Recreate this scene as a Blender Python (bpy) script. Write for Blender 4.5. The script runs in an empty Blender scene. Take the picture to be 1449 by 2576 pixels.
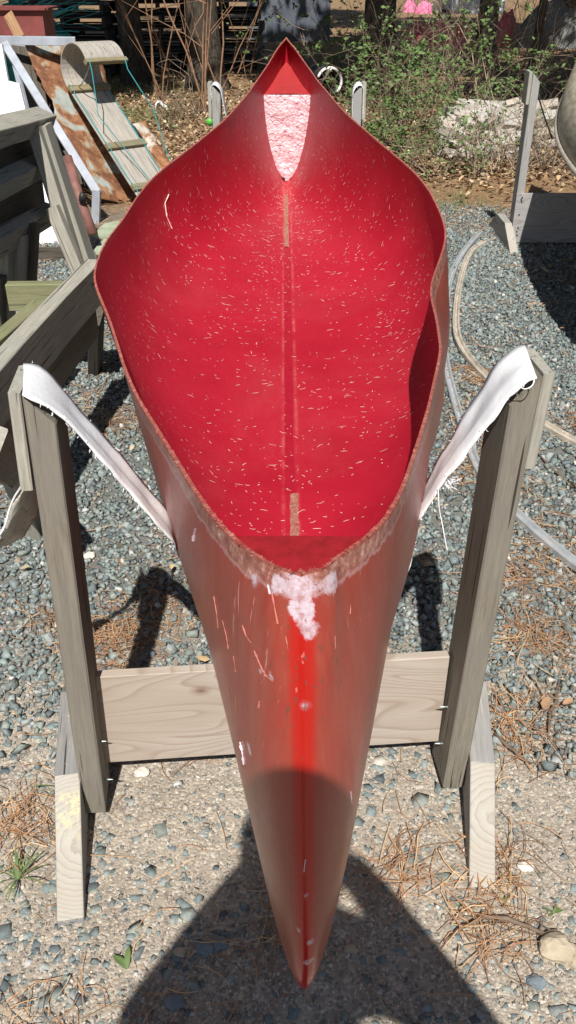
import bpy, math, random
import numpy as np
from mathutils import Vector, Matrix, noise
from mathutils.bvhtree import BVHTree

random.seed(11)
rng = np.random.default_rng(11)
scene = bpy.context.scene
C = scene.collection

# ------------------------------------------------------------------ camera, sky, sun, exposure
CAM_H = 1.362
PITCH = math.radians(32.35)
FPX = 2208.0                       # focal length for a 1449 x 2576 picture
cam_d = bpy.data.cameras.new('camera')
cam_d.sensor_fit = 'VERTICAL'
cam_d.sensor_height = 36.0
cam_d.lens = 36.0 * FPX / 2576.0
cam_d.clip_start = 0.02
cam_d.clip_end = 800
cam = bpy.data.objects.new('camera', cam_d)
C.objects.link(cam)
cam.location = (0, 0, CAM_H)
cam.rotation_euler = (math.pi / 2 - PITCH, 0, 0)
scene.camera = cam

SUN_EL = math.radians(51)
SUN_AZ = math.radians(1.6)         # light travels towards +Y, a little to +X
world = bpy.data.worlds.new('World')
scene.world = world
world.use_nodes = True
wn = world.node_tree
bg = wn.nodes['Background']
sky = wn.nodes.new('ShaderNodeTexSky')
sky.sky_type = 'NISHITA'
sky.sun_disc = False
sky.sun_elevation = SUN_EL
sky.sun_rotation = math.pi + SUN_AZ
wn.links.new(sky.outputs[0], bg.inputs[0])
bg.inputs[1].default_value = 0.05
sun_d = bpy.data.lights.new('sun', 'SUN')
sun_d.energy = 5.0
sun_d.angle = math.radians(0.55)
sun_d.color = (1.0, 0.95, 0.88)
sun = bpy.data.objects.new('sun', sun_d)
C.objects.link(sun)
ldir = Vector((math.sin(SUN_AZ) * math.cos(SUN_EL), math.cos(SUN_AZ) * math.cos(SUN_EL), -math.sin(SUN_EL)))
sun.rotation_euler = ldir.to_track_quat('-Z', 'Y').to_euler()
sun.location = (0, -10, 15)
scene.view_settings.view_transform = 'Standard'
scene.view_settings.look = 'None'
scene.view_settings.exposure = 0.37
scene.view_settings.gamma = 1.0
scene.view_settings.use_curve_mapping = False

SP, CP = math.sin(PITCH), math.cos(PITCH)

def at(px, py, h=None, d=None):
    """point of the place seen at (px, py) of the 1449 wide photograph, at height h or distance d"""
    Y = (1288 - py) / FPX
    X = (px - 724.5) / FPX
    kd = CP + Y * SP
    kD = SP - Y * CP
    if d is not None:
        z = d / kd
    else:
        z = (CAM_H - h) / kD
    return Vector((X * z, kd * z, CAM_H - kD * z))

# ------------------------------------------------------------------ helpers: objects
def link(o, parent=None):
    C.objects.link(o)
    if parent is not None:
        o.parent = parent
    return o

def tag(o, label=None, cat=None, group=None, kind=None):
    if label: o['label'] = label
    if cat: o['category'] = cat
    if group: o['group'] = group
    if kind: o['kind'] = kind
    return o

def thing(name, loc, label, cat, group=None):
    o = bpy.data.objects.new(name, None)
    o.empty_display_size = 0.05
    o.location = loc
    link(o)
    return tag(o, label, cat, group)

def mesh_obj(name, verts, faces, mat, parent=None, smooth=False, base=None):
    me = bpy.data.meshes.new(name)
    if base is None:
        base = parent.location if parent is not None and parent.parent is None else Vector((0, 0, 0))
        if parent is not None and parent.parent is not None:
            base = parent.parent.location + parent.location
    b = Vector(base)
    me.from_pydata([tuple(Vector(v) - b) for v in verts], [], faces)
    if smooth:
        me.polygons.foreach_set('use_smooth', [True] * len(me.polygons))
    me.materials.append(mat)
    me.update()
    o = bpy.data.objects.new(name, me)
    return link(o, parent)

def np_mesh(name, V, F, mat, parent=None, smooth=False, cols=None):
    """V (n,3) float array, F (m,k) int array of k-gons"""
    me = bpy.data.meshes.new(name)
    n, (m, k) = len(V), F.shape
    me.vertices.add(n)
    me.vertices.foreach_set('co', np.ascontiguousarray(V, dtype=np.float32).ravel())
    me.loops.add(m * k)
    me.loops.foreach_set('vertex_index', np.ascontiguousarray(F, dtype=np.int32).ravel())
    me.polygons.add(m)
    me.polygons.foreach_set('loop_start', np.arange(0, m * k, k, dtype=np.int32))
    me.polygons.foreach_set('loop_total', np.full(m, k, dtype=np.int32))
    if smooth:
        me.polygons.foreach_set('use_smooth', np.ones(m, dtype=bool))
    me.update(calc_edges=True)
    if cols is not None:
        a = me.color_attributes.new('tint', 'FLOAT_COLOR', 'POINT')
        c4 = np.ones((n, 4), dtype=np.float32); c4[:, :3] = cols
        a.data.foreach_set('color', c4.ravel())
    me.materials.append(mat)
    o = bpy.data.objects.new(name, me)
    return link(o, parent)

class MB:
    """collects simple shapes in world coordinates into one mesh"""
    def __init__(self): self.v = []; self.f = []
    def add(self, vs, fs):
        b = len(self.v)
        self.v += [Vector(x) for x in vs]
        self.f += [tuple(b + i for i in f) for f in fs]
    def box(self, c, s, R=None):
        c = Vector(c); hx, hy, hz = s[0] / 2, s[1] / 2, s[2] / 2
        vs = [Vector((x * hx, y * hy, z * hz)) for x in (-1, 1) for y in (-1, 1) for z in (-1, 1)]
        if R is not None: vs = [R @ v for v in vs]
        self.add([c + v for v in vs], [(0, 1, 3, 2), (4, 6, 7, 5), (0, 4, 5, 1), (2, 3, 7, 6), (0, 2, 6, 4), (1, 5, 7, 3)])
    def tube(self, pts, rads, n=6, cap=True):
        pts = [Vector(p) for p in pts]
        if not hasattr(rads, '__len__'): rads = [rads] * len(pts)
        b = len(self.v); prev = None
        for i, p in enumerate(pts):
            t = (pts[min(i + 1, len(pts) - 1)] - pts[max(i - 1, 0)])
            if t.length < 1e-9: t = Vector((0, 0, 1))
            t.normalize()
            if prev is None:
                a = t.orthogonal().normalized()
            else:
                a = prev - t * prev.dot(t)
                a = a.normalized() if a.length > 1e-6 else t.orthogonal().normalized()
            prev = a; c = t.cross(a)
            for k in range(n):
                an = 2 * math.pi * k / n
                self.v.append(p + (a * math.cos(an) + c * math.sin(an)) * rads[i])
        for i in range(len(pts) - 1):
            for k in range(n):
                q = b + i * n
                self.f.append((q + k, q + (k + 1) % n, q + n + (k + 1) % n, q + n + k))
        if cap:
            self.f.append(tuple(b + k for k in range(n))[::-1])
            q = b + (len(pts) - 1) * n
            self.f.append(tuple(q + k for k in range(n)))
    def prism(self, poly, ex):
        n = len(poly); ex = Vector(ex)
        poly = [Vector(p) for p in poly]
        self.add(poly + [p + ex for p in poly],
                 [tuple(range(n))[::-1], tuple(range(n, 2 * n))] + [(i, (i + 1) % n, n + (i + 1) % n, n + i) for i in range(n)])
    def build(self, name, mat, parent=None, smooth=False):
        return mesh_obj(name, self.v, self.f, mat, parent, smooth)

def base_of(parent):
    b = Vector((0, 0, 0))
    while parent is not None:
        b = b + parent.location; parent = parent.parent
    return b

def beam(name, p1, p2, w, h, mat, parent=None, up=(0, 0, 1), bev=0.0025, warp=0.0, cut=None):
    """timber between two points; local X runs along the grain; w sideways, h along `up`"""
    p1 = Vector(p1); p2 = Vector(p2); L = (p2 - p1).length
    X = (p2 - p1).normalized(); Z = Vector(up); Z = (Z - X * Z.dot(X)).normalized(); Y = Z.cross(X)
    nseg = 6 if warp else 2
    b = min(bev, w * .2, h * .2)
    prof = [(-w/2 + b, -h/2), (w/2 - b, -h/2), (w/2, -h/2 + b), (w/2, h/2 - b), (w/2 - b, h/2), (-w/2 + b, h/2), (-w/2, h/2 - b), (-w/2, -h/2 + b)]
    V = []; F = []
    for i in range(nseg + 1):
        x = -L/2 + L * i / nseg
        o = warp * math.sin(math.pi * i / nseg)
        for (a, c) in prof:
            xx = x
            if cut and i == nseg: xx += cut[0] * a / w + cut[1] * c / h
            V.append((xx, a + o + random.uniform(-1, 1) * .0006, c + random.uniform(-1, 1) * .0006))
    for i in range(nseg):
        for k in range(8):
            F.append((i*8 + k, i*8 + (k+1) % 8, i*8 + 8 + (k+1) % 8, i*8 + 8 + k))
    F.append(tuple(range(8))[::-1]); F.append(tuple(nseg*8 + k for k in range(8)))
    me = bpy.data.meshes.new(name); me.from_pydata(V, [], F); me.materials.append(mat); me.update()
    o = bpy.data.objects.new(name, me); link(o, parent)
    M = Matrix((X, Y, Z)).transposed().to_4x4()
    M.translation = (p1 + p2) / 2 - base_of(parent)
    o.matrix_local = M if parent is not None else M
    if parent is None: o.matrix_world = M
    return o

# ------------------------------------------------------------------ helpers: materials
class NT:
    def __init__(self, name):
        self.m = bpy.data.materials.new(name); self.m.use_nodes = True
        self.t = self.m.node_tree; self.n = self.t.nodes; self.l = self.t.links
        self.p = self.n['Principled BSDF']; self.out = self.n['Material Output']
    def node(self, typ, **kw):
        nd = self.n.new(typ)
        for k, v in kw.items():
            if k.startswith('i_'):
                nd.inputs[k[2:].replace('_', ' ')].default_value = v
            else: setattr(nd, k, v)
        return nd
    def link(self, a, b): self.l.new(a, b)
    def coord(self, kind='Object', scale=(1, 1, 1), rnd=False, loc=None):
        tc = self.node('ShaderNodeTexCoord'); mp = self.node('ShaderNodeMapping')
        mp.inputs['Scale'].default_value = scale
        if loc: mp.inputs['Location'].default_value = loc
        self.link(tc.outputs[kind], mp.inputs[0])
        if rnd:
            oi = self.node('ShaderNodeObjectInfo'); ml = self.node('ShaderNodeVectorMath', operation='SCALE')
            cb = self.node('ShaderNodeCombineXYZ')
            for k in range(3): self.link(oi.outputs['Random'], cb.inputs[k])
            self.link(cb.outputs[0], ml.inputs[0]); ml.inputs['Scale'].default_value = 37.0
            self.link(ml.outputs[0], mp.inputs['Location'])
        return mp.outputs[0]
    def noise(self, vec, scale, detail=4, rough=.6, dist=0.0):
        nd = self.node('ShaderNodeTexNoise'); nd.inputs['Scale'].default_value = scale
        nd.inputs['Detail'].default_value = detail; nd.inputs['Roughness'].default_value = rough
        nd.inputs['Distortion'].default_value = dist
        self.link(vec, nd.inputs['Vector']); return nd.outputs['Fac']
    def voro(self, vec, scale, feature='F1', out='Distance'):
        nd = self.node('ShaderNodeTexVoronoi', feature=feature); nd.inputs['Scale'].default_value = scale
        self.link(vec, nd.inputs['Vector']); return nd.outputs[out]
    def ramp(self, fac, stops, interp='LINEAR'):
        nd = self.node('ShaderNodeValToRGB'); cr = nd.color_ramp; cr.interpolation = interp
        while len(cr.elements) < len(stops): cr.elements.new(.5)
        for e, (p, c) in zip(cr.elements, stops):
            e.position = p
            if not hasattr(c, '__len__'): c = (c, c, c)
            e.color = (c[0], c[1], c[2], 1)
        self.link(fac, nd.inputs[0]); return nd.outputs[0]
    def mix(self, fac, a, b, mode='MIX'):
        nd = self.node('ShaderNodeMix', data_type='RGBA', blend_type=mode)
        for s, v in ((nd.inputs[0], fac), (nd.inputs[6], a), (nd.inputs[7], b)):
            if hasattr(v, 'is_linked') or isinstance(v, bpy.types.NodeSocket): self.link(v, s)
            elif hasattr(v, '__len__'): s.default_value = (v[0], v[1], v[2], 1)
            else: s.default_value = v
        return nd.outputs[2]
    def math(self, op, a, b=0.0, clamp=False):
        nd = self.node('ShaderNodeMath', operation=op); nd.use_clamp = clamp
        for s, v in ((nd.inputs[0], a), (nd.inputs[1], b)):
            if isinstance(v, bpy.types.NodeSocket): self.link(v, s)
            else: s.default_value = v
        return nd.outputs[0]
    def attr(self, name, out='Color'):
        nd = self.node('ShaderNodeAttribute'); nd.attribute_name = name; return nd.outputs[out]
    def set(self, color=None, rough=None, spec=None, metal=None, bump=None, bstr=.3, bdist=.01, trans=None):
        for k, v in (('Base Color', color), ('Roughness', rough), ('Specular IOR Level', spec), ('Metallic', metal), ('Transmission Weight', trans)):
            if v is None: continue
            if isinstance(v, bpy.types.NodeSocket): self.link(v, self.p.inputs[k])
            elif hasattr(v, '__len__'): self.p.inputs[k].default_value = (v[0], v[1], v[2], 1)
            else: self.p.inputs[k].default_value = v
        if bump is not None:
            bn = self.node('ShaderNodeBump'); bn.inputs['Strength'].default_value = bstr; bn.inputs['Distance'].default_value = bdist
            self.link(bump, bn.inputs['Height']); self.link(bn.outputs[0], self.p.inputs['Normal'])
        return self.m

def wood_mat(name, dark, light, tone=None, tone_amt=.3, lichen=None, scale=1.0, grain=1.0):
    t = NT(name)
    v = t.coord('Object', (1.6*scale, 26*scale, 26*scale), rnd=True)
    v2 = t.coord('Object', (1, 1, 1), rnd=True)
    g1 = t.noise(v, 5, 6, .65, .5); g2 = t.noise(v, 22, 3, .7)
    big = t.noise(v2, 5, 4, .6)
    g = t.math('ADD', t.math('MULTIPLY', g1, .65), t.math('MULTIPLY', g2, .35))
    col = t.ramp(g, [(.30, dark), (.46, [a*.55 + b*.45 for a, b in zip(dark, light)]), (.66, light)])
    if tone: col = t.mix(t.math('MULTIPLY', t.ramp(big, [(.42, 0), (.62, 1)]), tone_amt), col, tone)
    cr = t.noise(t.coord('Object', (.8*scale, 40*scale, 40*scale), rnd=True), 3.2, 2, .5)
    crack = t.ramp(cr, [(.325, 0), (.345, 1)])
    col = t.mix(t.math('SUBTRACT', 1, crack), col, [c*.35 for c in dark])
    if lichen: col = t.mix(t.ramp(t.noise(v2, 30, 6, .75), [(.6, 0), (.66, .75)]), col, lichen)
    return t.set(col, .86, .25, bump=t.math('ADD', g, t.math('MULTIPLY', crack, .5)), bstr=.35*grain, bdist=.003)

M = {}
M['post_wood'] = wood_mat('weathered post wood', (.115, .102, .082), (.25, .228, .185), (.19, .18, .16), .5)
M['pile_wood'] = wood_mat('weathered silver wood', (.20, .19, .16), (.44, .42, .36), (.30, .30, .26), .5)
M['green_wood'] = wood_mat('algae green wood', (.10, .11, .05), (.27, .28, .15), (.22, .20, .13), .5)
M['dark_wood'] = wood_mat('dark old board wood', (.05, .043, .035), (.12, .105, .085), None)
M['foot_wood'] = wood_mat('blue grey foot wood', (.19, .185, .17), (.42, .41, .38), (.29, .29, .30), .6)
M['foot_lichen'] = wood_mat('foot wood with lichen', (.15, .145, .135), (.34, .33, .30), (.24, .24, .25), .6, lichen=(.52, .48, .27))
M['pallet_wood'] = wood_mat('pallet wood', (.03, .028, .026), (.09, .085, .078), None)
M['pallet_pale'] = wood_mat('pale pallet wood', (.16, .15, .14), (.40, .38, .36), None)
M['orange_wood'] = wood_mat('fresh brown stake wood', (.22, .12, .06), (.42, .26, .15), None)
M['log_wood'] = wood_mat('split log wood', (.24, .22, .20), (.58, .56, .52), (.38, .29, .21), .5)
M['toboggan_wood'] = wood_mat('toboggan plank wood', (.20, .18, .155), (.47, .45, .41), (.42, .38, .32), .5)
M['toboggan_bar'] = wood_mat('toboggan crossbar wood', (.10, .09, .05), (.27, .245, .165), (.34, .25, .12), .35)

def end_mat(name, lichen):
    t = NT(name); v = t.coord('Object', (1, 1, 1), rnd=False, loc=(.10, .025, .02))
    ln = t.node('ShaderNodeVectorMath', operation='LENGTH'); t.link(v, ln.inputs[0])
    r_ = t.math('ADD', t.math('MULTIPLY', ln.outputs['Value'], 190), t.math('MULTIPLY', t.noise(t.coord('Object'), 30, 4, .6), 1.4))
    ring = t.math('FRACT', r_)
    c = t.mix(t.ramp(ring, [(0, .0), (.7, .25), (.9, .8), (1, .0)]), (.42, .40, .36), (.27, .25, .22))
    c = t.mix(t.ramp(t.noise(t.coord('Object'), 12, 4, .6), [(.45, 0), (.7, .5)]), c, (.36, .31, .24))
    if lichen:
        n = t.noise(t.coord('Object'), 70, 6, .75); m_ = t.noise(t.coord('Object'), 9, 2, .5)
        sx_ = t.node('ShaderNodeSeparateXYZ'); t.link(t.coord('Object'), sx_.inputs[0])
        q_ = t.math('ADD', sx_.outputs[0], t.math('ADD', .30, t.math('MULTIPLY', t.math('SUBTRACT', m_, .5), .10)))
        c = t.mix(t.math('MULTIPLY', t.ramp(n, [(.47, 0), (.52, .9)]), t.ramp(q_, [(.15, .02), (.18, .9), (.225, .9), (.24, .02)])), c, (.52, .49, .31))
    return t.set(c, .9, .1, bump=ring, bstr=.2, bdist=.001)
M['end_grain'] = end_mat('end grain', False); M['end_lichen'] = end_mat('end grain with lichen', True)

def ply_mat(name, a, b, c):
    t = NT(name)
    v = t.coord('Object', (1, 1, 4.2), rnd=True)
    n = t.noise(v, 2.1, 1.0, .45, .7)
    rings = t.math('FRACT', t.math('MULTIPLY', n, 13))
    band = t.ramp(rings, [(.0, 0.0), (.68, .35), (.9, 1), (1, .0)])
    fine = t.noise(t.coord('Object', (3, 30, 90), rnd=True), 6, 4, .7)
    col = t.mix(t.math('MULTIPLY', band, .8), a, b)
    col = t.mix(t.ramp(t.noise(v, 1.3, 3, .6), [(.45, 0), (.68, .7)]), col, c)
    kn = t.voro(t.coord('Object', (1, .01, 1.6), rnd=True), 6.5)
    col = t.mix(t.ramp(kn, [(.035, .9), (.09, .35), (.16, 0)]), col, (.16, .09, .05))
    col = t.mix(t.ramp(fine, [(.35, .35), (.6, 0)]), col, (.33, .26, .2))
    return t.set(col, .8, .25, bump=fine, bstr=.25, bdist=.002)
M['plywood'] = ply_mat('pale plywood', (.45, .40, .35), (.29, .225, .175), (.36, .295, .235))
M['plywood_grey'] = ply_mat('grey plywood', (.36, .36, .37), (.19, .18, .19), (.29, .28, .28))

def plain(name, col, rough=.6, spec=.4, metal=0.0, var=.25, sc=20, b=.15):
    t = NT(name)
    n = t.noise(t.coord('Object'), sc, 5, .65)
    c = t.mix(t.ramp(n, [(.3, 0), (.7, 1)]), [x*(1-var) for x in col], [min(1, x*(1+var)) for x in col])
    return t.set(c, rough, spec, metal, bump=n, bstr=b, bdist=.004)

t = NT('sling canvas')
v = t.coord('Object')
wv = t.noise(v, 900, 2, .5); bign = t.noise(v, 14, 4, .6)
c = t.mix(t.ramp(bign, [(.35, 0), (.7, 1)]), (.76, .77, .78), (.60, .61, .63))
M['canvas'] = t.set(c, .95, .1, bump=t.math('ADD', t.math('MULTIPLY', wv, .3), t.noise(v, 40, 4, .6)), bstr=.4, bdist=.003)
t = NT('spotted sling tail')
v = t.coord('Object')
c = t.mix(t.ramp(t.noise(v, 95, 3, .6), [(.60, 0), (.66, .75)]), (.50, .49, .43), (.17, .15, .12))
M['canvas_tail'] = t.set(c, .95, .1, bump=t.noise(v, 60, 4, .6), bstr=.4, bdist=.003)
M['thread'] = plain('white thread', (.75, .76, .78), .9, .1)
M['zinc'] = plain('zinc screw', (.35, .42, .42), .35, .6, .8)
M['tube_grey'] = plain('painted frame', (.36, .39, .44), .45, .4, .1, .22, 9)
M['white_panel'] = plain('white enamel panel', (.86, .88, .90), .35, .5, 0, .05, 6)
M['black'] = plain('black plastic', (.02, .02, .02), .5, .4)
M['rope'] = plain('turquoise rope', (.04, .27, .30), .7, .3, 0, .3, 200)
M['net'] = plain('teal netting', (.02, .17, .16), .8, .2, 0, .4, 12)
M['chain'] = plain('dull chain', (.28, .28, .28), .4, .5, .9)
M['red_bin'] = plain('faded red plastic', (.20, .055, .05), .6, .3, 0, .3, 5)
M['alu'] = plain('dull aluminium', (.47, .50, .52), .42, .5, .3, .18, 25)
M['alu_brown'] = plain('stained aluminium rail', (.50, .45, .38), .55, .4, .15, .3, 22)
M['shed'] = plain('blue grey metal sheet', (.115, .13, .16), .55, .4, .1, .35, 3)
M['red_tarp'] = plain('red plastic sheet', (.72, .13, .15), .5, .4, 0, .25, 4)
M['pink'] = plain('pink plastic', (.70, .20, .35), .5, .3)
M['white_paint'] = plain('white vehicle paint', (.72, .74, .75), .35, .5, 0, .08, 3)
M['rubber'] = plain('tyre rubber', (.03, .03, .03), .8, .2)
M['grey_tarp'] = plain('grey cover cloth', (.20, .21, .20), .8, .2, 0, .35, 5)
M['pipe_rust'] = plain('faded red pipe', (.20, .095, .08), .6, .3, 0, .35, 14)
M['slab'] = plain('pale green slab', (.33, .37, .27), .8, .2, 0, .25, 11)
M['green_plastic'] = plain('lime plastic', (.10, .45, .05), .4, .5)
M['paper'] = plain('white litter', (.80, .80, .79), .7, .2, 0, .08, 10)
M['drum_in'] = plain('drum', (.045, .045, .045), .6, .3)
M['cloth_dark'] = plain('dark jacket', (.05, .06, .09), .9, .1)
M['skin'] = plain('skin', (.5, .30, .22), .6, .3, 0, .1)
M['hair'] = plain('hair', (.08, .05, .03), .8, .2)
M['jeans'] = plain('jeans', (.06, .09, .16), .9, .1)

t = NT('rusty painted sheet')
v = t.coord('Object', rnd=True)
n = t.noise(v, 4.2, 7, .62, .4)
ru = t.ramp(t.noise(v, 18, 5, .7), [(.3, (.10, .045, .028)), (.5, (.21, .095, .05)), (.7, (.36, .19, .10))])
pt = t.ramp(t.noise(v, 11, 4, .6), [(.35, (.27, .30, .28)), (.65, (.38, .40, .38))])
msk = t.ramp(n, [(.575, 0), (.60, 1)])
c = t.mix(msk, ru, pt)
c = t.mix(t.ramp(n, [(.54, 0), (.57, .7), (.59, .7), (.61, 0)]), c, (.36, .25, .15))
M['rust'] = t.set(c, .8, .25, bump=t.math('ADD', msk, t.math('MULTIPLY', t.noise(v, 60, 4, .7), .5)), bstr=.5, bdist=.004)
t = NT('rust with cream paint')
v = t.coord('Object', rnd=True); n = t.noise(v, 3.4, 7, .62, .4)
msk = t.ramp(n, [(.46, 0), (.52, 1)])
c = t.mix(msk, t.ramp(t.noise(v, 20, 5, .7), [(.35, (.20, .09, .045)), (.65, (.42, .22, .11))]), (.56, .53, .46))
M['rust_cream'] = t.set(c, .75, .25, bump=msk, bstr=.4, bdist=.004)

# canoe skins. attributes: g = metres below the gunwale edge, k = metres from the keel or stem line, s = metres along
t = NT('faded outer hull')
v = t.coord('Object')
g = t.attr('g', 'Fac'); k = t.attr('k', 'Fac'); s = t.attr('s', 'Fac')
vs = t.coord('Object', (1, 1, .25))
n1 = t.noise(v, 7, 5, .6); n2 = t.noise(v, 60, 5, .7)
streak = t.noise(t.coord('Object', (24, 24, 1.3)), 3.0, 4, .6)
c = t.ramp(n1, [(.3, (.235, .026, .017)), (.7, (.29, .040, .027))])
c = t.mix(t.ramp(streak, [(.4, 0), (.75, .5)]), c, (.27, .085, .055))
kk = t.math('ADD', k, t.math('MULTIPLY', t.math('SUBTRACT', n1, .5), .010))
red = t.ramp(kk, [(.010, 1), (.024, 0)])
c = t.mix(red, c, (.35, .010, .006))  # redder stem strip: painted lack of the ground reflection that browns the sides
sep = t.node('ShaderNodeSeparateXYZ'); t.link(v, sep.inputs[0])
# tan bloom low on the entry: slight dust plus painted-in ground reflection
dz = t.ramp(sep.outputs[2], [(.25, .85), (.62, 0)])
c = t.mix(t.math('MULTIPLY', t.math('MULTIPLY', dz, t.ramp(k, [(.018, 0), (.04, 1)])), t.ramp(n1, [(.3, .2), (.65, .7)])), c, (.34, .19, .115))
# bare rim where the gunwale trim sat
gg = t.math('ADD', g, t.math('MULTIPLY', t.math('SUBTRACT', t.noise(v, 24, 6, .75), .5), .034))
rim = t.ramp(gg, [(.017, 1), (.024, 0)])
rimcol = t.ramp(t.noise(v, 55, 5, .75), [(.38, (.17, .05, .038)), (.52, (.27, .11, .085)), (.62, (.38, .20, .165)), (.70, (.55, .42, .43))])
c = t.mix(rim, c, rimcol)
c = t.mix(t.ramp(gg, [(.0225, 0), (.0240, .5), (.0252, .5), (.027, 0)]), c, (.60, .52, .55))
# primer showing round the stem head
blob_nodes = []
def blob(px, py, d, r, wob, sc=30):
    P = at(px, py, d=d)
    dd = t.node('ShaderNodeVectorMath', operation='DISTANCE'); t.link(v, dd.inputs[0]); dd.inputs[1].default_value = P; blob_nodes.append((dd, px, py))
    q = t.math('ADD', dd.outputs['Value'], t.math('MULTIPLY', t.math('SUBTRACT', t.noise(v, sc, 6, .75), .5), wob))
    return t.ramp(q, [(r - .002, 1), (r, 0)])
for (px, py, d, r, wob, sc) in ((762, 1488, .635, .016, .085, 30), (700, 1468, .67, .011, .045, 36), (835, 1462, .67, .010, .045, 36), (760, 1535, .62, .014, .03, 50), (775, 1580, .61, .0095, .025, 55),
                        (640, 1455, .70, .008, .03, 50), (768, 1775, .585, .0042, .012, 80), (628, 1890, .7, .006, .03, 40), (655, 1690, .7, .004, .03, 60), (680, 1700, .7, .003, .035, 60), (770, 2255, .585, .0032, .022, 90), (752, 2345, .585, .004, .03, 80), (782, 2370, .585, .003, .03, 90), (775, 2425, .585, .006, .05, 80)):
    c = t.mix(blob(px, py, d, r, wob, sc), c, t.ramp(t.noise(v, 120, 5, .75), [(.35, (.36, .20, .20)), (.5, (.46, .36, .41)), (.65, (.55, .47, .53))]))
# scratches
sc_v = t.coord('Object', (55, 55, 5.5), loc=(3, 1, 0))
scr = t.math('MULTIPLY', t.ramp(t.noise(sc_v, 2.2, 3, .6, .3), [(.655, 0), (.67, 1)]), t.ramp(t.noise(v, 6, 3, .5), [(.48, 0), (.55, .6)]))
c = t.mix(scr, c, (.58, .28, .24))
# mildew specks
mw = t.math('MULTIPLY', t.ramp(t.noise(t.coord('Object', (1, 1, .3)), 160, 3, .6), [(.63, 0), (.68, 1)]), t.ramp(t.noise(v, 5, 2, .5), [(.5, 0), (.58, .7)]))
c = t.mix(mw, c, (.10, .05, .035))
ro = t.mix(red, t.ramp(n2, [(.3, .28), (.7, .36)]), (.20, .20, .20))
t.p.inputs['Coat Weight'].default_value = .04; t.p.inputs['Coat Roughness'].default_value = .2; t.p.inputs['Coat IOR'].default_value = 1.45
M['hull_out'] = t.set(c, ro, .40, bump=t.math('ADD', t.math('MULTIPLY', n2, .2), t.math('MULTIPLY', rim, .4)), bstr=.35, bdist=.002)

t = NT('red inner hull')
v = t.coord('Object'); g = t.attr('g', 'Fac'); k = t.attr('k', 'Fac')
n1 = t.noise(v, 4, 5, .6); n2 = t.noise(v, 130, 4, .7)
c = t.ramp(n1, [(.3, (.33, .006, .020)), (.7, (.41, .011, .031))])
dust = t.math('MULTIPLY', t.ramp(t.noise(v, 2.2, 6, .7, .6), [(.48, 0), (.8, .22)]), t.ramp(n2, [(.3, .5), (.7, 1)]))
c = t.mix(dust, c, (.55, .14, .13))
fib = t.noise(t.coord('Object', (8, 60, 8)), 6, 4, .7)
c = t.mix(t.ramp(fib, [(.35, .25), (.55, 0)]), c, (.33, .008, .016))
c = t.mix(t.ramp(g, [(.004, .6), (.02, 0)]), c, (.30, .10, .08))
# faint keel wear lines and hairline scratches
kl = t.math('MULTIPLY', t.ramp(k, [(.012, 0), (.016, .35), (.019, .35), (.024, 0)]), t.ramp(t.noise(v, 9, 4, .7), [(.42, 0), (.6, .8)]))
c = t.mix(kl, c, (.60, .22, .18))
hs = t.math('MULTIPLY', t.ramp(t.noise(t.coord('Object', (2.0, 60, 2.0)), 4, 2, .5, .4), [(.73, 0), (.74, .35)]), t.ramp(n1, [(.45, 0), (.6, 1)]))
c = t.mix(hs, c, (.62, .25, .22))
M['hull_in'] = t.set(c, t.ramp(n2, [(.3, .42), (.7, .55)]), .45, bump=t.math('ADD', t.math('MULTIPLY', fib, .5), n2), bstr=.12, bdist=.002)
M['fleck'] = plain('cream flecks', (.78, .56, .49), .8, .2)
t = NT('frayed laminate edge'); v = t.coord('Object')
M['edge'] = t.set(t.ramp(t.noise(v, 90, 5, .75), [(.35, (.30, .05, .04)), (.58, (.40, .14, .11)), (.72, (.55, .38, .31))]), .9, .1, bump=t.noise(v, 240, 4, .7), bstr=.8, bdist=.004)
t = NT('brown keel strip'); v = t.coord('Object')
M['keel_strip'] = t.set(t.ramp(t.noise(v, 120, 6, .8), [(.35, (.26, .05, .045)), (.52, (.34, .15, .11)), (.68, (.42, .34, .24))]), .9, .1, bump=t.noise(v, 200, 4, .7), bstr=.6, bdist=.003)
t = NT('pink foam bulkhead'); v = t.coord('Object')
n = t.noise(v, 62, 4, .6, .5); n2 = t.noise(v, 20, 4, .6)
crk = t.noise(t.coord('Object', (22, 1, 1.6)), 1.4, 4, .6)
c = t.mix(t.ramp(n, [(.33, .9), (.45, 0)]), (.95, .74, .78), (.78, .30, .38))
c = t.mix(t.ramp(crk, [(.34, .5), (.38, 0)]), c, (.60, .16, .22))
M['foam'] = t.set(c, .28, .8, bump=t.math('ADD', n, n2), bstr=1.0, bdist=.012)
M['tank_dark'] = plain('deep red tank top', (.27, .012, .018), .6, .3, 0, .25, 40)
M['seam'] = plain('red seam', (.33, .008, .024), .45, .4, 0, .1, 40)
M['tank_top'] = plain('red tank top', (.42, .04, .042), .5, .4, 0, .15, 30)

# canoe two
t = NT('weathered beige hull'); v = t.coord('Object', (14, .7, 14))
c = t.ramp(t.noise(v, 3, 4, .6), [(.35, (.33, .28, .20)), (.6, (.55, .49, .38))])
M['hull_beige'] = t.set(c, .5, .4, bump=t.noise(v, 10, 3, .5), bstr=.1)

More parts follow.
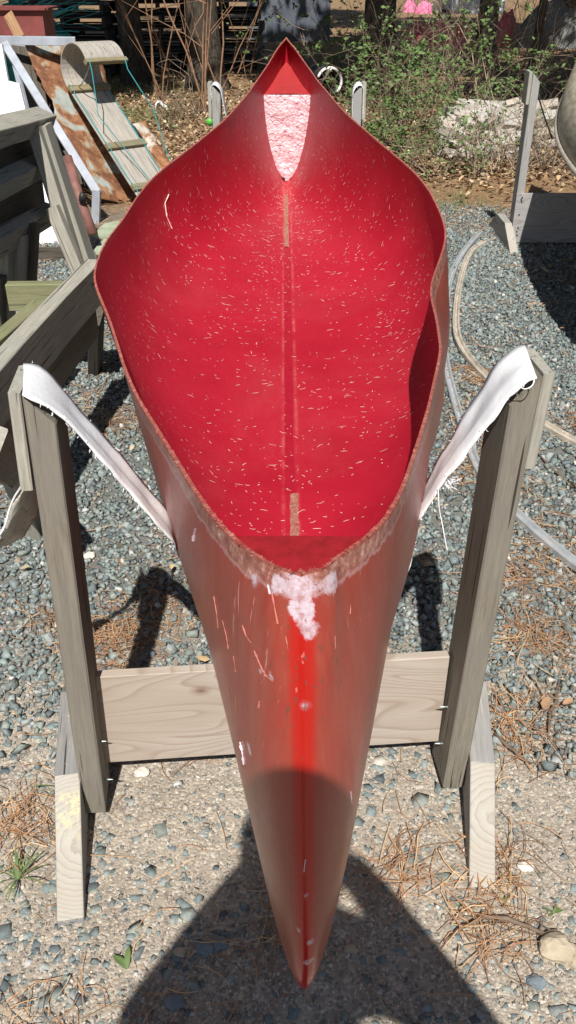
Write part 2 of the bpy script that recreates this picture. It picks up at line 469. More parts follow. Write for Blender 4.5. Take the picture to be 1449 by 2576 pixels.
# vegetation
def leaf_mat(name, cols, trans=.25):
    t = NT(name)
    n = t.noise(t.coord('Object'), 9, 3, .7)
    return t.set(t.ramp(n, [(.3, cols[0]), (.5, cols[1]), (.7, cols[2])]), .6, .3)
M['leaf'] = leaf_mat('spring leaf', [(.05, .10, .03), (.10, .17, .05), (.17, .24, .09)])
M['crown'] = leaf_mat('crown leaf', [(.02, .05, .015), (.035, .08, .02), (.06, .11, .03)])
M['weed'] = leaf_mat('weed leaf', [(.06, .11, .03), (.12, .18, .06), (.2, .24, .08)])
t = NT('bark'); v = t.coord('Object', (5, 5, 1.1), rnd=True); n = t.noise(v, 9, 6, .75, .6)
M['bark'] = t.set(t.ramp(n, [(.35, (.035, .028, .022)), (.55, (.10, .085, .07)), (.72, (.20, .18, .16))]), .95, .1, bump=n, bstr=1, bdist=.03)
M['twig_orange'] = plain('orange brown twig', (.25, .145, .085), .7, .3, 0, .3, 30)
M['twig_grey'] = plain('grey brown twig', (.19, .145, .105), .8, .2, 0, .4, 14)
M['twig_pale'] = plain('pale tan twig', (.36, .29, .21), .8, .2, 0, .35, 14)
M['stick'] = plain('dead stick', (.16, .12, .09), .9, .1, 0, .4, 40)

def tint_mat(name, rough=.85, bs=.3, sc=120, mod=.35):
    t = NT(name); a = t.attr('tint')
    n = t.noise(t.coord('Object'), sc, 4, .7)
    c = t.mix(1.0, a, t.ramp(n, [(.25, 1 - mod), (.75, 1 + mod)]), 'MULTIPLY')
    return t.set(c, rough, .3, bump=n, bstr=bs, bdist=.003)
M['stone'] = tint_mat('crushed stone', .8, .4, 90)
M['litter'] = tint_mat('litter', .85, .2, 40)
M['needle'] = tint_mat('pine needles', .7, 0, 10, .1)

# ------------------------------------------------------------------ ground
def fbm(x, y, s):
    return noise.fractal(Vector((x * s, y * s, 3.1)), 1.0, 2.0, 4)

xs = np.concatenate([np.linspace(-300, -8, 14), np.linspace(-7, -2.6, 30), np.linspace(-2.5, 2.5, 190), np.linspace(2.6, 7, 30), np.linspace(8, 300, 14)])
ys = np.concatenate([np.linspace(-300, -4, 12), np.linspace(-3.5, .2, 12), np.linspace(.25, 7, 250), np.linspace(7.1, 40, 90), np.linspace(43, 400, 16)])
def gz(x, y):
    return 0.010 * fbm(x, y, .9) + .0035 * fbm(x + 9, y, 7)
GX, GY = np.meshgrid(xs, ys)
GZ = np.zeros_like(GX)
for i in range(GX.shape[0]):
    for j in range(GX.shape[1]):
        x, y = GX[i, j], GY[i, j]
        if abs(x) < 10 and -4 < y < 42: GZ[i, j] = gz(x, y)
nx, ny = len(xs), len(ys)
idx = np.arange(nx * ny).reshape(ny, nx)
F = np.stack([idx[:-1, :-1], idx[:-1, 1:], idx[1:, 1:], idx[1:, :-1]], -1).reshape(-1, 4)
t = NT('soil gravel and litter ground')
v = t.coord('Object'); sep = t.node('ShaderNodeSeparateXYZ'); t.link(v, sep.inputs[0])
nb = t.noise(v, 1.3, 4, .6); nm = t.noise(v, 11, 6, .7); nf = t.noise(v, 140, 5, .75)
soil = t.ramp(nm, [(.3, (.23, .19, .145)), (.5, (.33, .285, .23)), (.7, (.40, .355, .295))])
grit = t.voro(v, 210, 'F1', 'Color'); gs = t.node('ShaderNodeSeparateColor'); t.link(grit, gs.inputs[0])
gcol = t.ramp(gs.outputs[0], [(.0, (.16, .155, .145)), (.3, (.36, .31, .25)), (.62, (.43, .38, .31)), (.90, (.52, .47, .40)), (.97, (.64, .60, .52))])
soil = t.mix(t.ramp(gs.outputs[1], [(.35, 0), (.4, .8)]), soil, gcol)
grav = t.ramp(nf, [(.3, (.10, .105, .10)), (.7, (.22, .22, .20))])
lit = t.ramp(nf, [(.3, (.10, .06, .035)), (.5, (.25, .165, .09)), (.7, (.42, .30, .18))])
yy = t.math('ADD', sep.outputs[1], t.math('MULTIPLY', t.math('SUBTRACT', nb, .5), 1.1))
c = t.mix(t.ramp(t.math('DIVIDE', yy, 10), [(.135, 0), (.17, 1)]), soil, grav)
c = t.mix(t.ramp(t.math('DIVIDE', yy, 10), [(.50, 0), (.60, 1)]), c, lit)
gd = t.voro(v, 210)
M['ground'] = t.set(c, .93, .2, bump=t.math('ADD', t.math('MULTIPLY', nf, .7), t.math('MULTIPLY', t.math('SUBTRACT', 1, gd), .5)), bstr=.6, bdist=.006)
tag(np_mesh('ground', np.stack([GX.ravel(), GY.ravel(), GZ.ravel()], 1), F, M['ground'], smooth=True), kind='structure')

def gzv(x, y):
    return np.array([gz(a, b) for a, b in zip(x, y)])

def scatter_stones(name, N, xfun, size, flat, tilt, mat, palette, sink, kind='stuff', lift=0.0):
    x, y = xfun(N); N = len(x)
    base = np.array([[a, b, c] for a in (-1, 1) for b in (-1, 1) for c in (-1, 1)], float)
    quads = np.array([(0, 1, 3, 2), (4, 6, 7, 5), (0, 4, 5, 1), (2, 3, 7, 6), (0, 2, 6, 4), (1, 5, 7, 3)])
    V = np.repeat(base[None], N, 0)
    V *= rng.uniform(.30, 1.0, V.shape)
    s = size(N)
    top = base[:, 2] > 0
    V[:, top, :2] *= rng.uniform(.25, .95, (N, 1, 2)); V[:, top, :2] += rng.uniform(-.35, .35, (N, 1, 2))
    sc = np.stack([s * rng.uniform(.75, 1.3, N), s * rng.uniform(.6, 1.0, N), s * rng.uniform(flat[0], flat[1], N)], 1) * .62
    V *= sc[:, None, :]
    az = rng.uniform(0, 2*np.pi, N); tx = rng.normal(0, tilt, N); ty = rng.normal(0, tilt, N)
    def rot(V, a, i, j):
        c, s_ = np.cos(a)[:, None], np.sin(a)[:, None]
        A, B = V[..., i].copy(), V[..., j].copy()
        V[..., i] = c*A - s_*B; V[..., j] = s_*A + c*B
    rot(V, tx, 1, 2); rot(V, ty, 0, 2); rot(V, az, 0, 1)
    z = gzv(x, y) + s * sink + rng.uniform(0, 1, N) * lift
    V += np.stack([x, y, z], 1)[:, None, :]
    Fq = (quads[None] + (np.arange(N) * 8)[:, None, None]).reshape(-1, 4)
    pal = np.array([p[:3] for p in palette]); w = np.array([p[3] for p in palette], float); w /= w.sum()
    c = pal[rng.choice(len(pal), N, p=w)] * rng.uniform(.72, 1.28, (N, 1))
    o = np_mesh(name, V.reshape(-1, 3), Fq, mat, cols=np.repeat(c, 8, 0))
    return o

STONE = [(.19, .23, .225, 5), (.16, .195, .195, 4), (.26, .285, .275, 3), (.215, .245, .22, 3), (.12, .145, .155, 2), (.36, .37, .36, .6), (.37, .31, .24, .3), (.50, .46, .40, .1)]
def frustum_xy(N, y0, y1, pad=1.25, dens=None):
    out_x = []; out_y = []; tot = 0
    while tot < N:
        y = rng.uniform(y0, y1, N * 2); x = rng.uniform(-3, 3, N * 2)
        hw = (724 / FPX) * (y * CP + CAM_H * SP) * pad + .08
        ok = np.abs(x) < hw
        if dens is not None: ok &= rng.uniform(0, 1, len(x)) < dens(x, y)
        out_x.append(x[ok]); out_y.append(y[ok]); tot += ok.sum()
    return np.concatenate(out_x)[:N], np.concatenate(out_y)[:N]
def sm(a, b, x): 
    q = np.clip((x - a) / (b - a), 0, 1); return q*q*(3-2*q)
def nz(x, y, s, o=0):
    return np.array([noise.noise(Vector((a*s + o, b*s, 7.7))) for a, b in zip(x, y)])
def dens_gravel(x, y):
    n = nz(x, y, 2.2)
    near = sm(1.18, 1.50, y + .3*n + .10*(np.abs(x) > .42) * 1.0)
    far = 1 - sm(4.9, 5.9, y + .8*n)
    return near * far * np.clip(.95 + .3*nz(x, y, 6, 3), .35, 1)
# inside-the-gravel bald patches come from dens; size about 2 cm
tag(scatter_stones('gravel', 98000, lambda N: frustum_xy(N, 1.0, 6.0, 1.5, dens_gravel), lambda n: rng.gamma(6, .0019, n) + .003, (.4, .85), .55, M['stone'], STONE, .12, lift=.006), 'loose blue grey crushed stone over the yard', 'gravel', kind='stuff')
def dens_near(x, y):
    n = nz(x, y, 2.5, 5)
    side = np.where(x < -.33, .85, np.where(x > .45, .85, .45))
    return side * np.clip(.6 + 1.1*n, .12, 1) * (1 - .9*sm(1.5, 1.9, y))
tag(scatter_stones('embedded_stones', 4200, lambda N: frustum_xy(N, .45, 1.9, 1.3, dens_near), lambda n: rng.gamma(3.0, .0036, n) + .005, (.3, .5), .22, M['stone'], STONE, -.04), 'blue grey stones pressed into the sandy soil', 'stones', kind='stuff')
GRIT = [(.37, .33, .275, 5), (.31, .275, .23, 4), (.25, .25, .235, 3.5), (.50, .46, .40, 1.2), (.20, .19, .18, 1)]
tag(scatter_stones('grit', 30000, lambda N: frustum_xy(N, .45, 2.1, 1.2, lambda x, y: 1 - .7*sm(1.5, 2.1, y)), lambda n: rng.gamma(3, .00095, n) + .0016, (.5, .9), .4, M['stone'], GRIT, .12), 'sandy grit and tiny pebbles on bare soil', 'grit', kind='stuff')

# pine needles: thin bent blades, thick in drifts
def needles(name, N, y0, y1, dens, w, L, zl, label):
    x, y = frustum_xy(N, y0, y1, 1.25, dens)
    az = rng.uniform(0, 2*np.pi, N) ; ll = rng.uniform(L[0], L[1], N)
    bend = rng.normal(0, .35, N)
    P = []
    z0 = gzv(x, y) + rng.uniform(zl[0], zl[1], N)
    px, py = x.copy(), y.copy(); dz = rng.normal(0, .08, N)
    pts = []
    for k in range(4):
        pts.append((px.copy(), py.copy(), z0 + dz * ll * (k / 3.0)))
        a = az + bend * k
        px = px + np.cos(a) * ll / 3; py = py + np.sin(a) * ll / 3
    V = np.zeros((N, 8, 3))
    for k, (a, b, c) in enumerate(pts):
        ang = az + bend * k + np.pi/2
        V[:, k*2, 0] = a + np.cos(ang)*w/2; V[:, k*2, 1] = b + np.sin(ang)*w/2; V[:, k*2, 2] = c
        V[:, k*2+1, 0] = a - np.cos(ang)*w/2; V[:, k*2+1, 1] = b - np.sin(ang)*w/2; V[:, k*2+1, 2] = c + .0004
    q = np.array([(0, 1, 3, 2), (2, 3, 5, 4), (4, 5, 7, 6)])
    Fq = (q[None] + (np.arange(N)*8)[:, None, None]).reshape(-1, 4)
    pal = np.array([(.46, .25, .12), (.36, .19, .10), (.55, .36, .19), (.26, .15, .09)])
    c = pal[rng.integers(0, 4, N)] * rng.uniform(.7, 1.2, (N, 1))
    return tag(np_mesh(name, V.reshape(-1, 3), Fq, M['needle'], cols=np.repeat(c, 8, 0)), label, 'pine needles', kind='stuff')
needles('pine_needles', 4600, .5, 3.2, lambda x, y: np.clip(2.4*nz(x, y, 3.2, 9) - .55 + .7*sm(.45, .62, x)*(y < 2), .02, 1), .0013, (.04, .09), (.005, .014), 'orange brown pine needles drifted over the near gravel')
blobs = [(at(x, y, h=0), r) for x, y, r in ((1290, 1850, .07), (1330, 1790, .05), (1250, 2190, .05), (1030, 2200, .06), (60, 2070, .07), (1235, 2330, .06), (1320, 1600, .07), (270, 1620, .06), (110, 1560, .05), (1290, 1460, .08))]
needles('needle_drifts', 800, .5, 2.2, lambda x, y: sum(np.exp(-((x - b.x)**2 + (y - b.y)**2)/(r*r*.6)) for b, r in blobs), .0015, (.05, .10), (.004, .022), 'small drifts of orange pine needles beside the stand feet')
needles('needle_mat', 15000, 2.6, 8.5, lambda x, y: np.clip(.2 + 1.4*nz(x, y, 1.6, 4) + 1.0*sm(4.3, 5.4, y), .04, 1), .0026, (.05, .12), (.006, .024), 'dry needle litter between yard gravel and brush')

# leaf litter
def leaves(name, N, xy, size, zl, pal, label, cat, curl=.6):
    x, y = xy(N); N = len(x)
    s = rng.uniform(size[0], size[1], N); az = rng.uniform(0, 2*np.pi, N)
    B = np.array([(-1, 0, .0), (-.3, -.5, .18), (.5, -.42, .12), (1, 0, 0), (.45, .45, .16), (-.35, .5, .2), (0, 0, -.05)])
    V = np.repeat(B[None], N, 0) * s[:, None, None] * .5
    V[..., 2] *= rng.uniform(-1, 2.4, N)[:, None] * curl / .6
    ty = rng.normal(0, .45, N)
    c_, s_ = np.cos(ty)[:, None], np.sin(ty)[:, None]; A, Z = V[..., 0].copy(), V[..., 2].copy()
    V[..., 0] = c_*A - s_*Z; V[..., 2] = s_*A + c_*Z
    c_, s_ = np.cos(az)[:, None], np.sin(az)[:, None]; A, Z = V[..., 0].copy(), V[..., 1].copy()
    V[..., 0] = c_*A - s_*Z; V[..., 1] = s_*A + c_*Z
    V += np.stack([x, y, rng.uniform(zl[0], zl[1], N) + .2*s], 1)[:, None]
    tr = np.array([(6, 0, 1), (6, 1, 2), (6, 2, 3), (6, 3, 4), (6, 4, 5), (6, 5, 0)])
    Ft = (tr[None] + (np.arange(N)*7)[:, None, None]).reshape(-1, 3)
    pal = np.array(pal); c = pal[rng.integers(0, len(pal), N)] * rng.uniform(.65, 1.25, (N, 1))
    return tag(np_mesh(name, V.reshape(-1, 3), Ft, M['litter'], cols=np.repeat(c, 7, 0)), label, cat, kind='stuff')
BR = [(.24, .155, .095), (.36, .26, .16), (.15, .095, .06), (.46, .36, .24), (.42, .30, .17)]
def xy_litter(N):
    y = 5.7 + rng.gamma(2.0, 2.0, N*2); x = rng.uniform(-1, 1, N*2) * (.36*(y*CP + .7) + .5)
    ok = rng.uniform(0, 1, N*2) < np.clip(sm(5.6, 6.6, y + .5*nz(x, y, 1.5)) * (.75 + .8*nz(x, y, .8, 2)), .05, 1)
    return x[ok][:N], y[ok][:N]
leaves('leaf_litter', 24000, xy_litter, (.03, .065), (.0, .03), BR, 'brown fallen leaves under the brush', 'leaf litter')
leaves('stray_leaves', 60, lambda N: frustum_xy(N, 1.3, 4.5, 1.1, lambda x, y: np.ones_like(x)*.9), (.025, .05), (.015, .03), [(.50, .36, .20), (.36, .22, .13), (.58, .48, .30)], 'dry leaves scattered over the grey gravel', 'dry leaves')

# ------------------------------------------------------------------ red canoe
def sheer(d):
    a = max(0, (2.2 - d) / 1.55); b = max(0, (d - 2.6) / 2.3)
    return .70 + .165 * a**1.7 + .325 * b**1.35
def on_sheer(px, py):
    lo, hi = .3, 8.0
    for _ in range(50):
        m = (lo + hi) / 2
        if at(px, py, d=m).z > sheer(m): lo = m
        else: hi = m
    return at(px, py, d=(lo + hi) / 2)
LP = [(757, 1446), (725, 1441), (690, 1426), (655, 1407), (620, 1384), (590, 1360), (560, 1328), (530, 1292), (500, 1252), (470, 1208), (440, 1163), (400, 1102), (350, 1010), (305, 910), (275, 820), (252, 755), (236, 700), (243, 655), (262, 615), (285, 580), (330, 510), (365, 467), (400, 433), (440, 400), (480, 370), (520, 337), (560, 303), (595, 268), (625, 233), (655, 190), (680, 150), (700, 118), (720, 94)]
RP = [(757, 1446), (790, 1441), (820, 1430), (845, 1408), (870, 1392), (900, 1373), (930, 1350), (970, 1312), (1000, 1262), (1022, 1210), (1040, 1150), (1060, 1080), (1083, 1012), (1105, 930), (1114, 880), (1101, 810), (1086, 750), (1086, 725), (1097, 690), (1114, 645), (1122, 600), (1122, 570), (1112, 530), (1083, 480), (1040, 430), (990, 385), (940, 345), (880, 292), (835, 245), (800, 205), (770, 162), (745, 125), (720, 94)]
Gl = [on_sheer(*p) for p in LP]; Gr = [on_sheer(*p) for p in RP]
D0, D1 = Gl[0].y, Gl[-1].y
def pchip(xk, yk, x):
    xk = np.array(xk, float); yk = np.array(yk, float); h = np.diff(xk); dl = np.diff(yk) / h
    m = np.zeros(len(xk)); m[0] = dl[0]; m[-1] = dl[-1]
    for i in range(1, len(xk) - 1):
        if dl[i-1] * dl[i] > 0:
            w1 = 2*h[i] + h[i-1]; w2 = h[i] + 2*h[i-1]
            m[i] = (w1 + w2) / (w1/dl[i-1] + w2/dl[i])
    i = np.clip(np.searchsorted(xk, x) - 1, 0, len(xk) - 2)
    t_ = (x - xk[i]) / h[i]
    return (2*t_**3 - 3*t_**2 + 1)*yk[i] + (t_**3 - 2*t_**2 + t_)*h[i]*m[i] + (-2*t_**3 + 3*t_**2)*yk[i+1] + (t_**3 - t_**2)*h[i]*m[i+1]
def mono(G):
    d = [p.y for p in G]; x = [p.x for p in G]
    dd = [d[0]]; xx = [x[0]]
    for a, b in zip(d[1:], x[1:]):
        if a > dd[-1] + 1e-4: dd.append(a); xx.append(b)
    return dd, xx
dl_, xl_ = mono(Gl); dr_, xr_ = mono(Gr)
NU, NTT = 150, 34
U = np.linspace(0, 1, NU)
U = np.where(U < .5, .5*(2*U)**1.25, 1 - .5*(2*(1-U))**1.25)
f = lambda a: D0 + (D1 - D0) * a
gD = pchip([0, .04, .08, .12, .17, .22, .35, .5, .65, .78, .88, .95, 1], [D0, D0+.05, D0+.12, D0+.22, D0+.37, D0+.55, 1.85, 2.75, 3.5, 4.15, D1-.32, D1-.12, D1], U)
KU = [0, .02, .04, .06, .08, .10, .13, .17, .22, .35, .5, .65, .78, .88, .93, .96, .98, 1]
KD = [D0, D0-.036, D0-.067, D0-.090, D0-.099, D0-.087, D0-.02, D0+.20, D0+.42, 1.80, 2.75, 3.5, 4.2, D1-.16, D1+.02, D1+.05, D1+.035, D1]
KH = [sheer(D0), .745, .60, .47, .37, .295, .25, .232, .238, .268, .312, .365, .415, .465, .55, .70, .88, sheer(D1)]
kD = pchip(KU, KD, U); kH = pchip(KU, KH, U)
gxl = np.interp(gD, dl_, xl_); gxr = np.interp(gD, dr_, xr_)
gH = np.array([sheer(d) for d in gD])
def smooth(a, n=2):
    for _ in range(n):
        b = a.copy(); b[1:-1] = .25*a[:-2] + .5*a[1:-1] + .25*a[2:]; a = b
    return a
gxl = smooth(gxl, 3); gxr = smooth(gxr, 2)
# centre line
cx = np.interp(gD, [D0, D1], [Gl[0].x, Gl[-1].x]) + np.interp(U, [0, .08, .2, .3], [0, .0095, .004, 0])
nod = [(p, q) for p, q in zip(dr_, xr_)]
dB = [a for a, b in nod if not (1.45 < a < 2.75)]; xB = [b for a, b in nod if not (1.45 < a < 2.75)]
mid = at(1121, 640, h=.60).x
gxr_b = smooth(pchip(sorted(dB + [1.75, 2.2]), [x for _, x in sorted(zip(dB + [1.75, 2.2], xB + [.425, .468]))], gD), 4)
UK = [0, .04, .08, .12, .17, .22, .28, .35, .42, .5, .6, .7, .76, .82, .88, .94, 1]
bfL = pchip(UK, [0.683, 0.682, 0.652, 0.639, 0.745, 0.791, 0.78, 0.83, 0.897, 0.958, 1.013, 1.06, 1.0, 0.92, 0.88, 0.85, 0.85], U)
bfR = pchip(UK, [0.683, 0.67, 0.651, 0.68, 0.85, 0.993, 0.843, 0.862, 1.0, 1.006, 1.037, 1.06, 1.0, 0.92, 0.88, 0.85, 0.85], U)
af = np.interp(U, [0, .1, .14, .18, .25, .35, .5, .7, .77, .82, .9, 1], [.10, .16, .24, .36, .62, .82, .90, .86, .62, .42, .2, .12])
cf = np.interp(U, [0, .1, .2, .5, .85, 1], [.60, .62, .55, .45, .55, .6])
def section(i, off):
    """right half then left half: list of points from left gunwale to right gunwale"""
    K = Vector((cx[i], kD[i], kH[i])); out = []
    for side in (-1, 1):
        gx = gxl[i] if side < 0 else gxr[i]; gb = gxl[i] if side < 0 else gxr_b[i]
        G = Vector((gx, gD[i], gH[i]))
        wB = (gb - cx[i]) * (bfL[i] if side < 0 else bfR[i])
        e = .021 * side * min(1, U[i]/.02, (1-U[i])/.02)
        P1 = Vector((cx[i] + e + wB*af[i], K.y + (G.y-K.y)*.02, K.z + (G.z-K.z)*.015))
        q = cf[i]
        P2 = Vector((cx[i] + wB*1.0 + e, K.y + (G.y-K.y)*q, K.z + (G.z-K.z)*q))
        pts = []
        for j in range(NTT + 1):
            s_ = (j / NTT) ** 1.25
            pts.append(K*(1-s_)**3 + P1*3*s_*(1-s_)**2 + P2*3*s_*s_*(1-s_) + G*s_**3)
        out.append(pts)
    return out[0][::-1] + out[1][1:]
W = 2*NTT + 1
S = np.array([[list(p) for p in section(i, 0)] for i in range(NU)])
# small warps of the unsupported skin
for i in range(NU):
    for j in range(W):
        e = abs(j - NTT) / NTT
        S[i, j, 0] += .006 * e * noise.noise(Vector((S[i, j, 1]*3.1, j*.04, 2.2))) * min(1, U[i]*12, (1-U[i])*12)
Tu = np.gradient(S, axis=0); Tt = np.gradient(S, axis=1)
Nn = np.cross(Tt, Tu); Nn /= np.maximum(np.linalg.norm(Nn, axis=2, keepdims=True), 1e-9)
cen = S[:, NTT:NTT+1, :].copy(); cen[..., 2] = .9
if (Nn[NU//2, NTT, 2]) < 0: Nn = -Nn          # inward/upward
TH = .0042
Sin = S + Nn * TH
Sin[0] = S[0] + np.array([0, TH*2, 0]); Sin[-1] = S[-1] - np.array([0, TH*2, 0])
seg = np.linalg.norm(np.diff(S, axis=1), axis=2); cum = np.concatenate([np.zeros((NU, 1)), np.cumsum(seg, 1)], 1)
tot = cum[:, -1:]
gdist = np.minimum(cum, tot - cum); kdist = np.abs(cum - cum[:, NTT:NTT+1])
canoe = thing('canoe', (0, (D0+D1)/2, .3), 'long red canoe hull without gunwales or seats, resting in white slings and speckled inside', 'canoe')
cb = np.array(canoe.location)
def grid_mesh(name, P, mat, flip):
    n, m = P.shape[:2]; id_ = np.arange(n*m).reshape(n, m)
    Fq = np.stack([id_[:-1, :-1], id_[1:, :-1], id_[1:, 1:], id_[:-1, 1:]], -1).reshape(-1, 4)
    if flip: Fq = Fq[:, ::-1]
    o = np_mesh(name, P.reshape(-1, 3), Fq, mat, canoe, smooth=True)
    me = o.data
    for nm, arr in (('g', gdist), ('k', kdist)):
        a = me.attributes.new(nm, 'FLOAT', 'POINT'); a.data.foreach_set('value', arr.astype(np.float32).ravel())
    o.location = -Vector(cb)
    return o
# shader texture space stays in world metres: the mesh keeps world coordinates
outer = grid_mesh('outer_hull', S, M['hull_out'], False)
inner = grid_mesh('inner_hull', Sin, M['hull_in'], True)
Fg = np.arange(NU*W).reshape(NU, W); Fg = np.stack([Fg[:-1, :-1], Fg[1:, :-1], Fg[1:, 1:], Fg[:-1, 1:]], -1).reshape(-1, 4).tolist()
bvo = BVHTree.FromPolygons([tuple(p) for p in S.reshape(-1, 3)], Fg)
for nd, px, py in blob_nodes:
    o_ = Vector((0, 0, CAM_H)); h_ = bvo.ray_cast(o_, (at(px, py, d=2.0) - o_).normalized())
    if h_[0] is not None: nd.inputs[1].default_value = h_[0]
# ragged cut edge
EV = []; EF = []
for side, j in ((0, 0), (1, W-1)):
    b = len(EV)
    sub = 4
    for i in range((NU-1)*sub + 1):
        a = i / sub; i0 = int(min(a, NU-2)); fr = a - i0
        po = S[i0, j]*(1-fr) + S[i0+1, j]*fr; pi = Sin[i0, j]*(1-fr) + Sin[i0+1, j]*fr
        out = po - pi; 
        e = random.uniform(.000, .0014) + (.003*random.random() if random.random() < .06 else 0)
        up = np.array([0, 0, 1.0])
        EV += [po + out*.10 - up*.003, po + out*.10 + up*(.0005+e*.6), pi - out*.10 + up*(.0005+e), pi - out*.10 - up*.003]
    n = (NU-1)*sub + 1
    for i in range(n-1):
        for k in range(3):
            q = b + i*4 + k; EF.append((q, q+1, q+5, q+4))
mesh_obj('gunwale_edge', EV, EF, M['edge'], canoe)
# keel strips inside (patched ends)
def surf(u_i, j_): return Vector(Sin[u_i, j_])
def lerp_station(dv, t_off, lift):
    """point on the inner skin at distance dv along the keel, t_off metres to the side"""
    i = int(np.searchsorted(kD[30:-25], dv)) + 30
    fr = (dv - kD[i-1]) / (kD[i] - kD[i-1])
    P = Sin[i-1]*(1-fr) + Sin[i]*fr; N_ = Nn[i-1]
    cc = cum[i] - cum[i][NTT]
    q = [float(np.interp(t_off, cc, P[:, k])) for k in range(3)]; nn = Vector([float(np.interp(t_off, cc, N_[:, k])) for k in range(3)]).normalized()
    return Vector(q) + nn*lift
def strip(name, d0, d1, w, mat, off=0, n=40):
    V = []; F_ = []
    for i in range(n+1):
        dv = d0 + (d1-d0)*i/n
        for a in range(4):
            ww = w * (1 + .12*random.uniform(-1, 1))
            V.append(lerp_station(dv, off + ww*(a/3 - .5), (.0004 if a in (0, 3) else (.0009 if 'seam' in name else .003))))
    for i in range(n):
        for a in range(3):
            q = i*4 + a; F_.append((q, q+1, q+5, q+4))
    return mesh_obj(name, V, F_, mat, canoe)
strip('keel_strip', 3.55, 4.24, .020, M['keel_strip'], -.004)
strip('keel_strip', 1.40, 1.80, .020, M['keel_strip'], .008, 16)
strip('keel_seam', 1.80, 3.55, .024, M['seam'], -.002, 60)
# buoyancy tanks
def tank(i_end, i_b, htop_b, htop_e, topmat, bulkmat, up_tex, sgn):
    L = []; R = []
    rngi = range(i_b, i_end, 1 if i_end > i_b else -1)
    for n_, i in enumerate(rngi):
        a = n_ / max(1, len(rngi)-1); h = htop_b + (htop_e-htop_b)*a
        z = Sin[i, :, 2]
        if z[NTT] > h or z[0] < h: break
        jl = np.interp(-h, -z[:NTT+1], np.arange(NTT+1)); jr = np.interp(h, z[NTT:], np.arange(NTT, W))
        g_ = lambda q: Vector([float(np.interp(q, np.arange(W), Sin[i, :, k])) for k in range(3)])
        L.append(g_(jl)); R.append(g_(jr))
    V = []; F_ = []; nc = 8
    for l, r in zip(L, R):
        for k in range(nc+1):
            p = l.lerp(r, k/nc); p.z += .004*math.sin(math.pi*k/nc); V.append(p)
    for i in range(len(L)-1):
        for k in range(nc):
            q = i*(nc+1)+k; F_.append((q, q+1, q+nc+2, q+nc+1))
    mesh_obj('tank_top', V, F_, topmat, canoe, smooth=True)
    # bulkhead face
    i = i_b; z = Sin[i, :, 2]; h = htop_b
    rows = 22; V = []; F_ = []
    for r_ in range(rows+1):
        hh = z[NTT] + .004 + (h - z[NTT] - .004) * r_/rows
        jl = np.interp(-hh, -z[:NTT+1], np.arange(NTT+1)); jr = np.interp(hh, z[NTT:], np.arange(NTT, W))
        g_ = lambda q: Vector([float(np.interp(q, np.arange(W), Sin[i, :, k])) for k in range(3)])
        l, r = g_(jl), g_(jr)
        for k in range(13):
            p = l.lerp(r, k/12)
            if 0 < k < 12 and r_ < rows: p.y += sgn*(.003 + .006*noise.noise(p*18))
            V.append(p)
    for r_ in range(rows):
        for k in range(12):
            q = r_*13+k; F_.append((q, q+1, q+14, q+13))
    return mesh_obj('bulkhead', V, F_, bulkmat, canoe, smooth=True)
iN = int(np.searchsorted(kD[30:], 1.09)) + 30
iF = int(np.searchsorted(kD[30:-18], 4.43)) + 30
tank(2, iN, .558, .60, M['tank_dark'], M['tank_dark'], 0, 1)
tank(NU-2, iF, .83, .915, M['tank_top'], M['foam'], 0, -1)
# holes / rivets in the foam
mb = MB()
for (px, py, r) in ((727, 266, .008), (712, 452, .010)):
    mb = MB(); p = at(px, py, d=kD[iF] - .02); mb.tube([p, p + Vector((0, .012, 0))], r, 8); mb.build('bolt_hole', M['black'], canoe)
# flecks
bvh = BVHTree.FromPolygons([tuple(p) for p in Sin.reshape(-1, 3)], [tuple(f_) for f_ in np.stack([np.arange(NU*W).reshape(NU, W)[:-1, :-1], np.arange(NU*W).reshape(NU, W)[1:, :-1], np.arange(NU*W).reshape(NU, W)[1:, 1:], np.arange(NU*W).reshape(NU, W)[:-1, 1:]], -1).reshape(-1, 4).tolist()])
V = []; F_ = []
cnt = 0
while cnt < 3000:
    d = random.uniform(1.2, 4.75)
    i = int(np.searchsorted(kD[25:-20], d)) + 25; i = min(max(i, 26), NU-4)
    j = random.randint(2, W-3)
    if random.random() > .35 + .9*max(0, noise.noise(Vector((d*2.1, j*.12, 1))) + .25): continue
    p = Vector(Sin[i, j]).lerp(Vector(Sin[i, j+1]), random.random()).lerp(Vector(Sin[i+1, j]), random.random()*.9)
    if i < iN+1 and p.z < .6: continue
    nn = Vector(Nn[i, j]); tt = Vector(Tt[i, j]).normalized(); uu = nn.cross(tt).normalized()
    ang = random.gauss(0, .6); L = random.choice([.0025, .003, .003, .004, .005, .007, .010, .016]) * random.uniform(.7, 1.2) * (.9 + .12*d); w = random.uniform(.0011, .0019) * (.85 + .13*d)
    a = tt*math.cos(ang) + uu*math.sin(ang); c_ = nn.cross(a)
    bend = random.uniform(-.35, .35)
    b = len(V)
    for q in (-1, 0, 1):
        o = p + nn*.0012 + a*(q*L/2) + c_*(bend*L*(1-q*q)*.5)
        ww = w * (.55 if q else 1)
        V += [o + c_*ww/2, o - c_*ww/2]
    F_ += [(b, b+1, b+3, b+2), (b+2, b+3, b+5, b+4)]; cnt += 1
tag(mesh_obj('paint_flecks', V, F_, M['fleck'], canoe), kind='stuff')
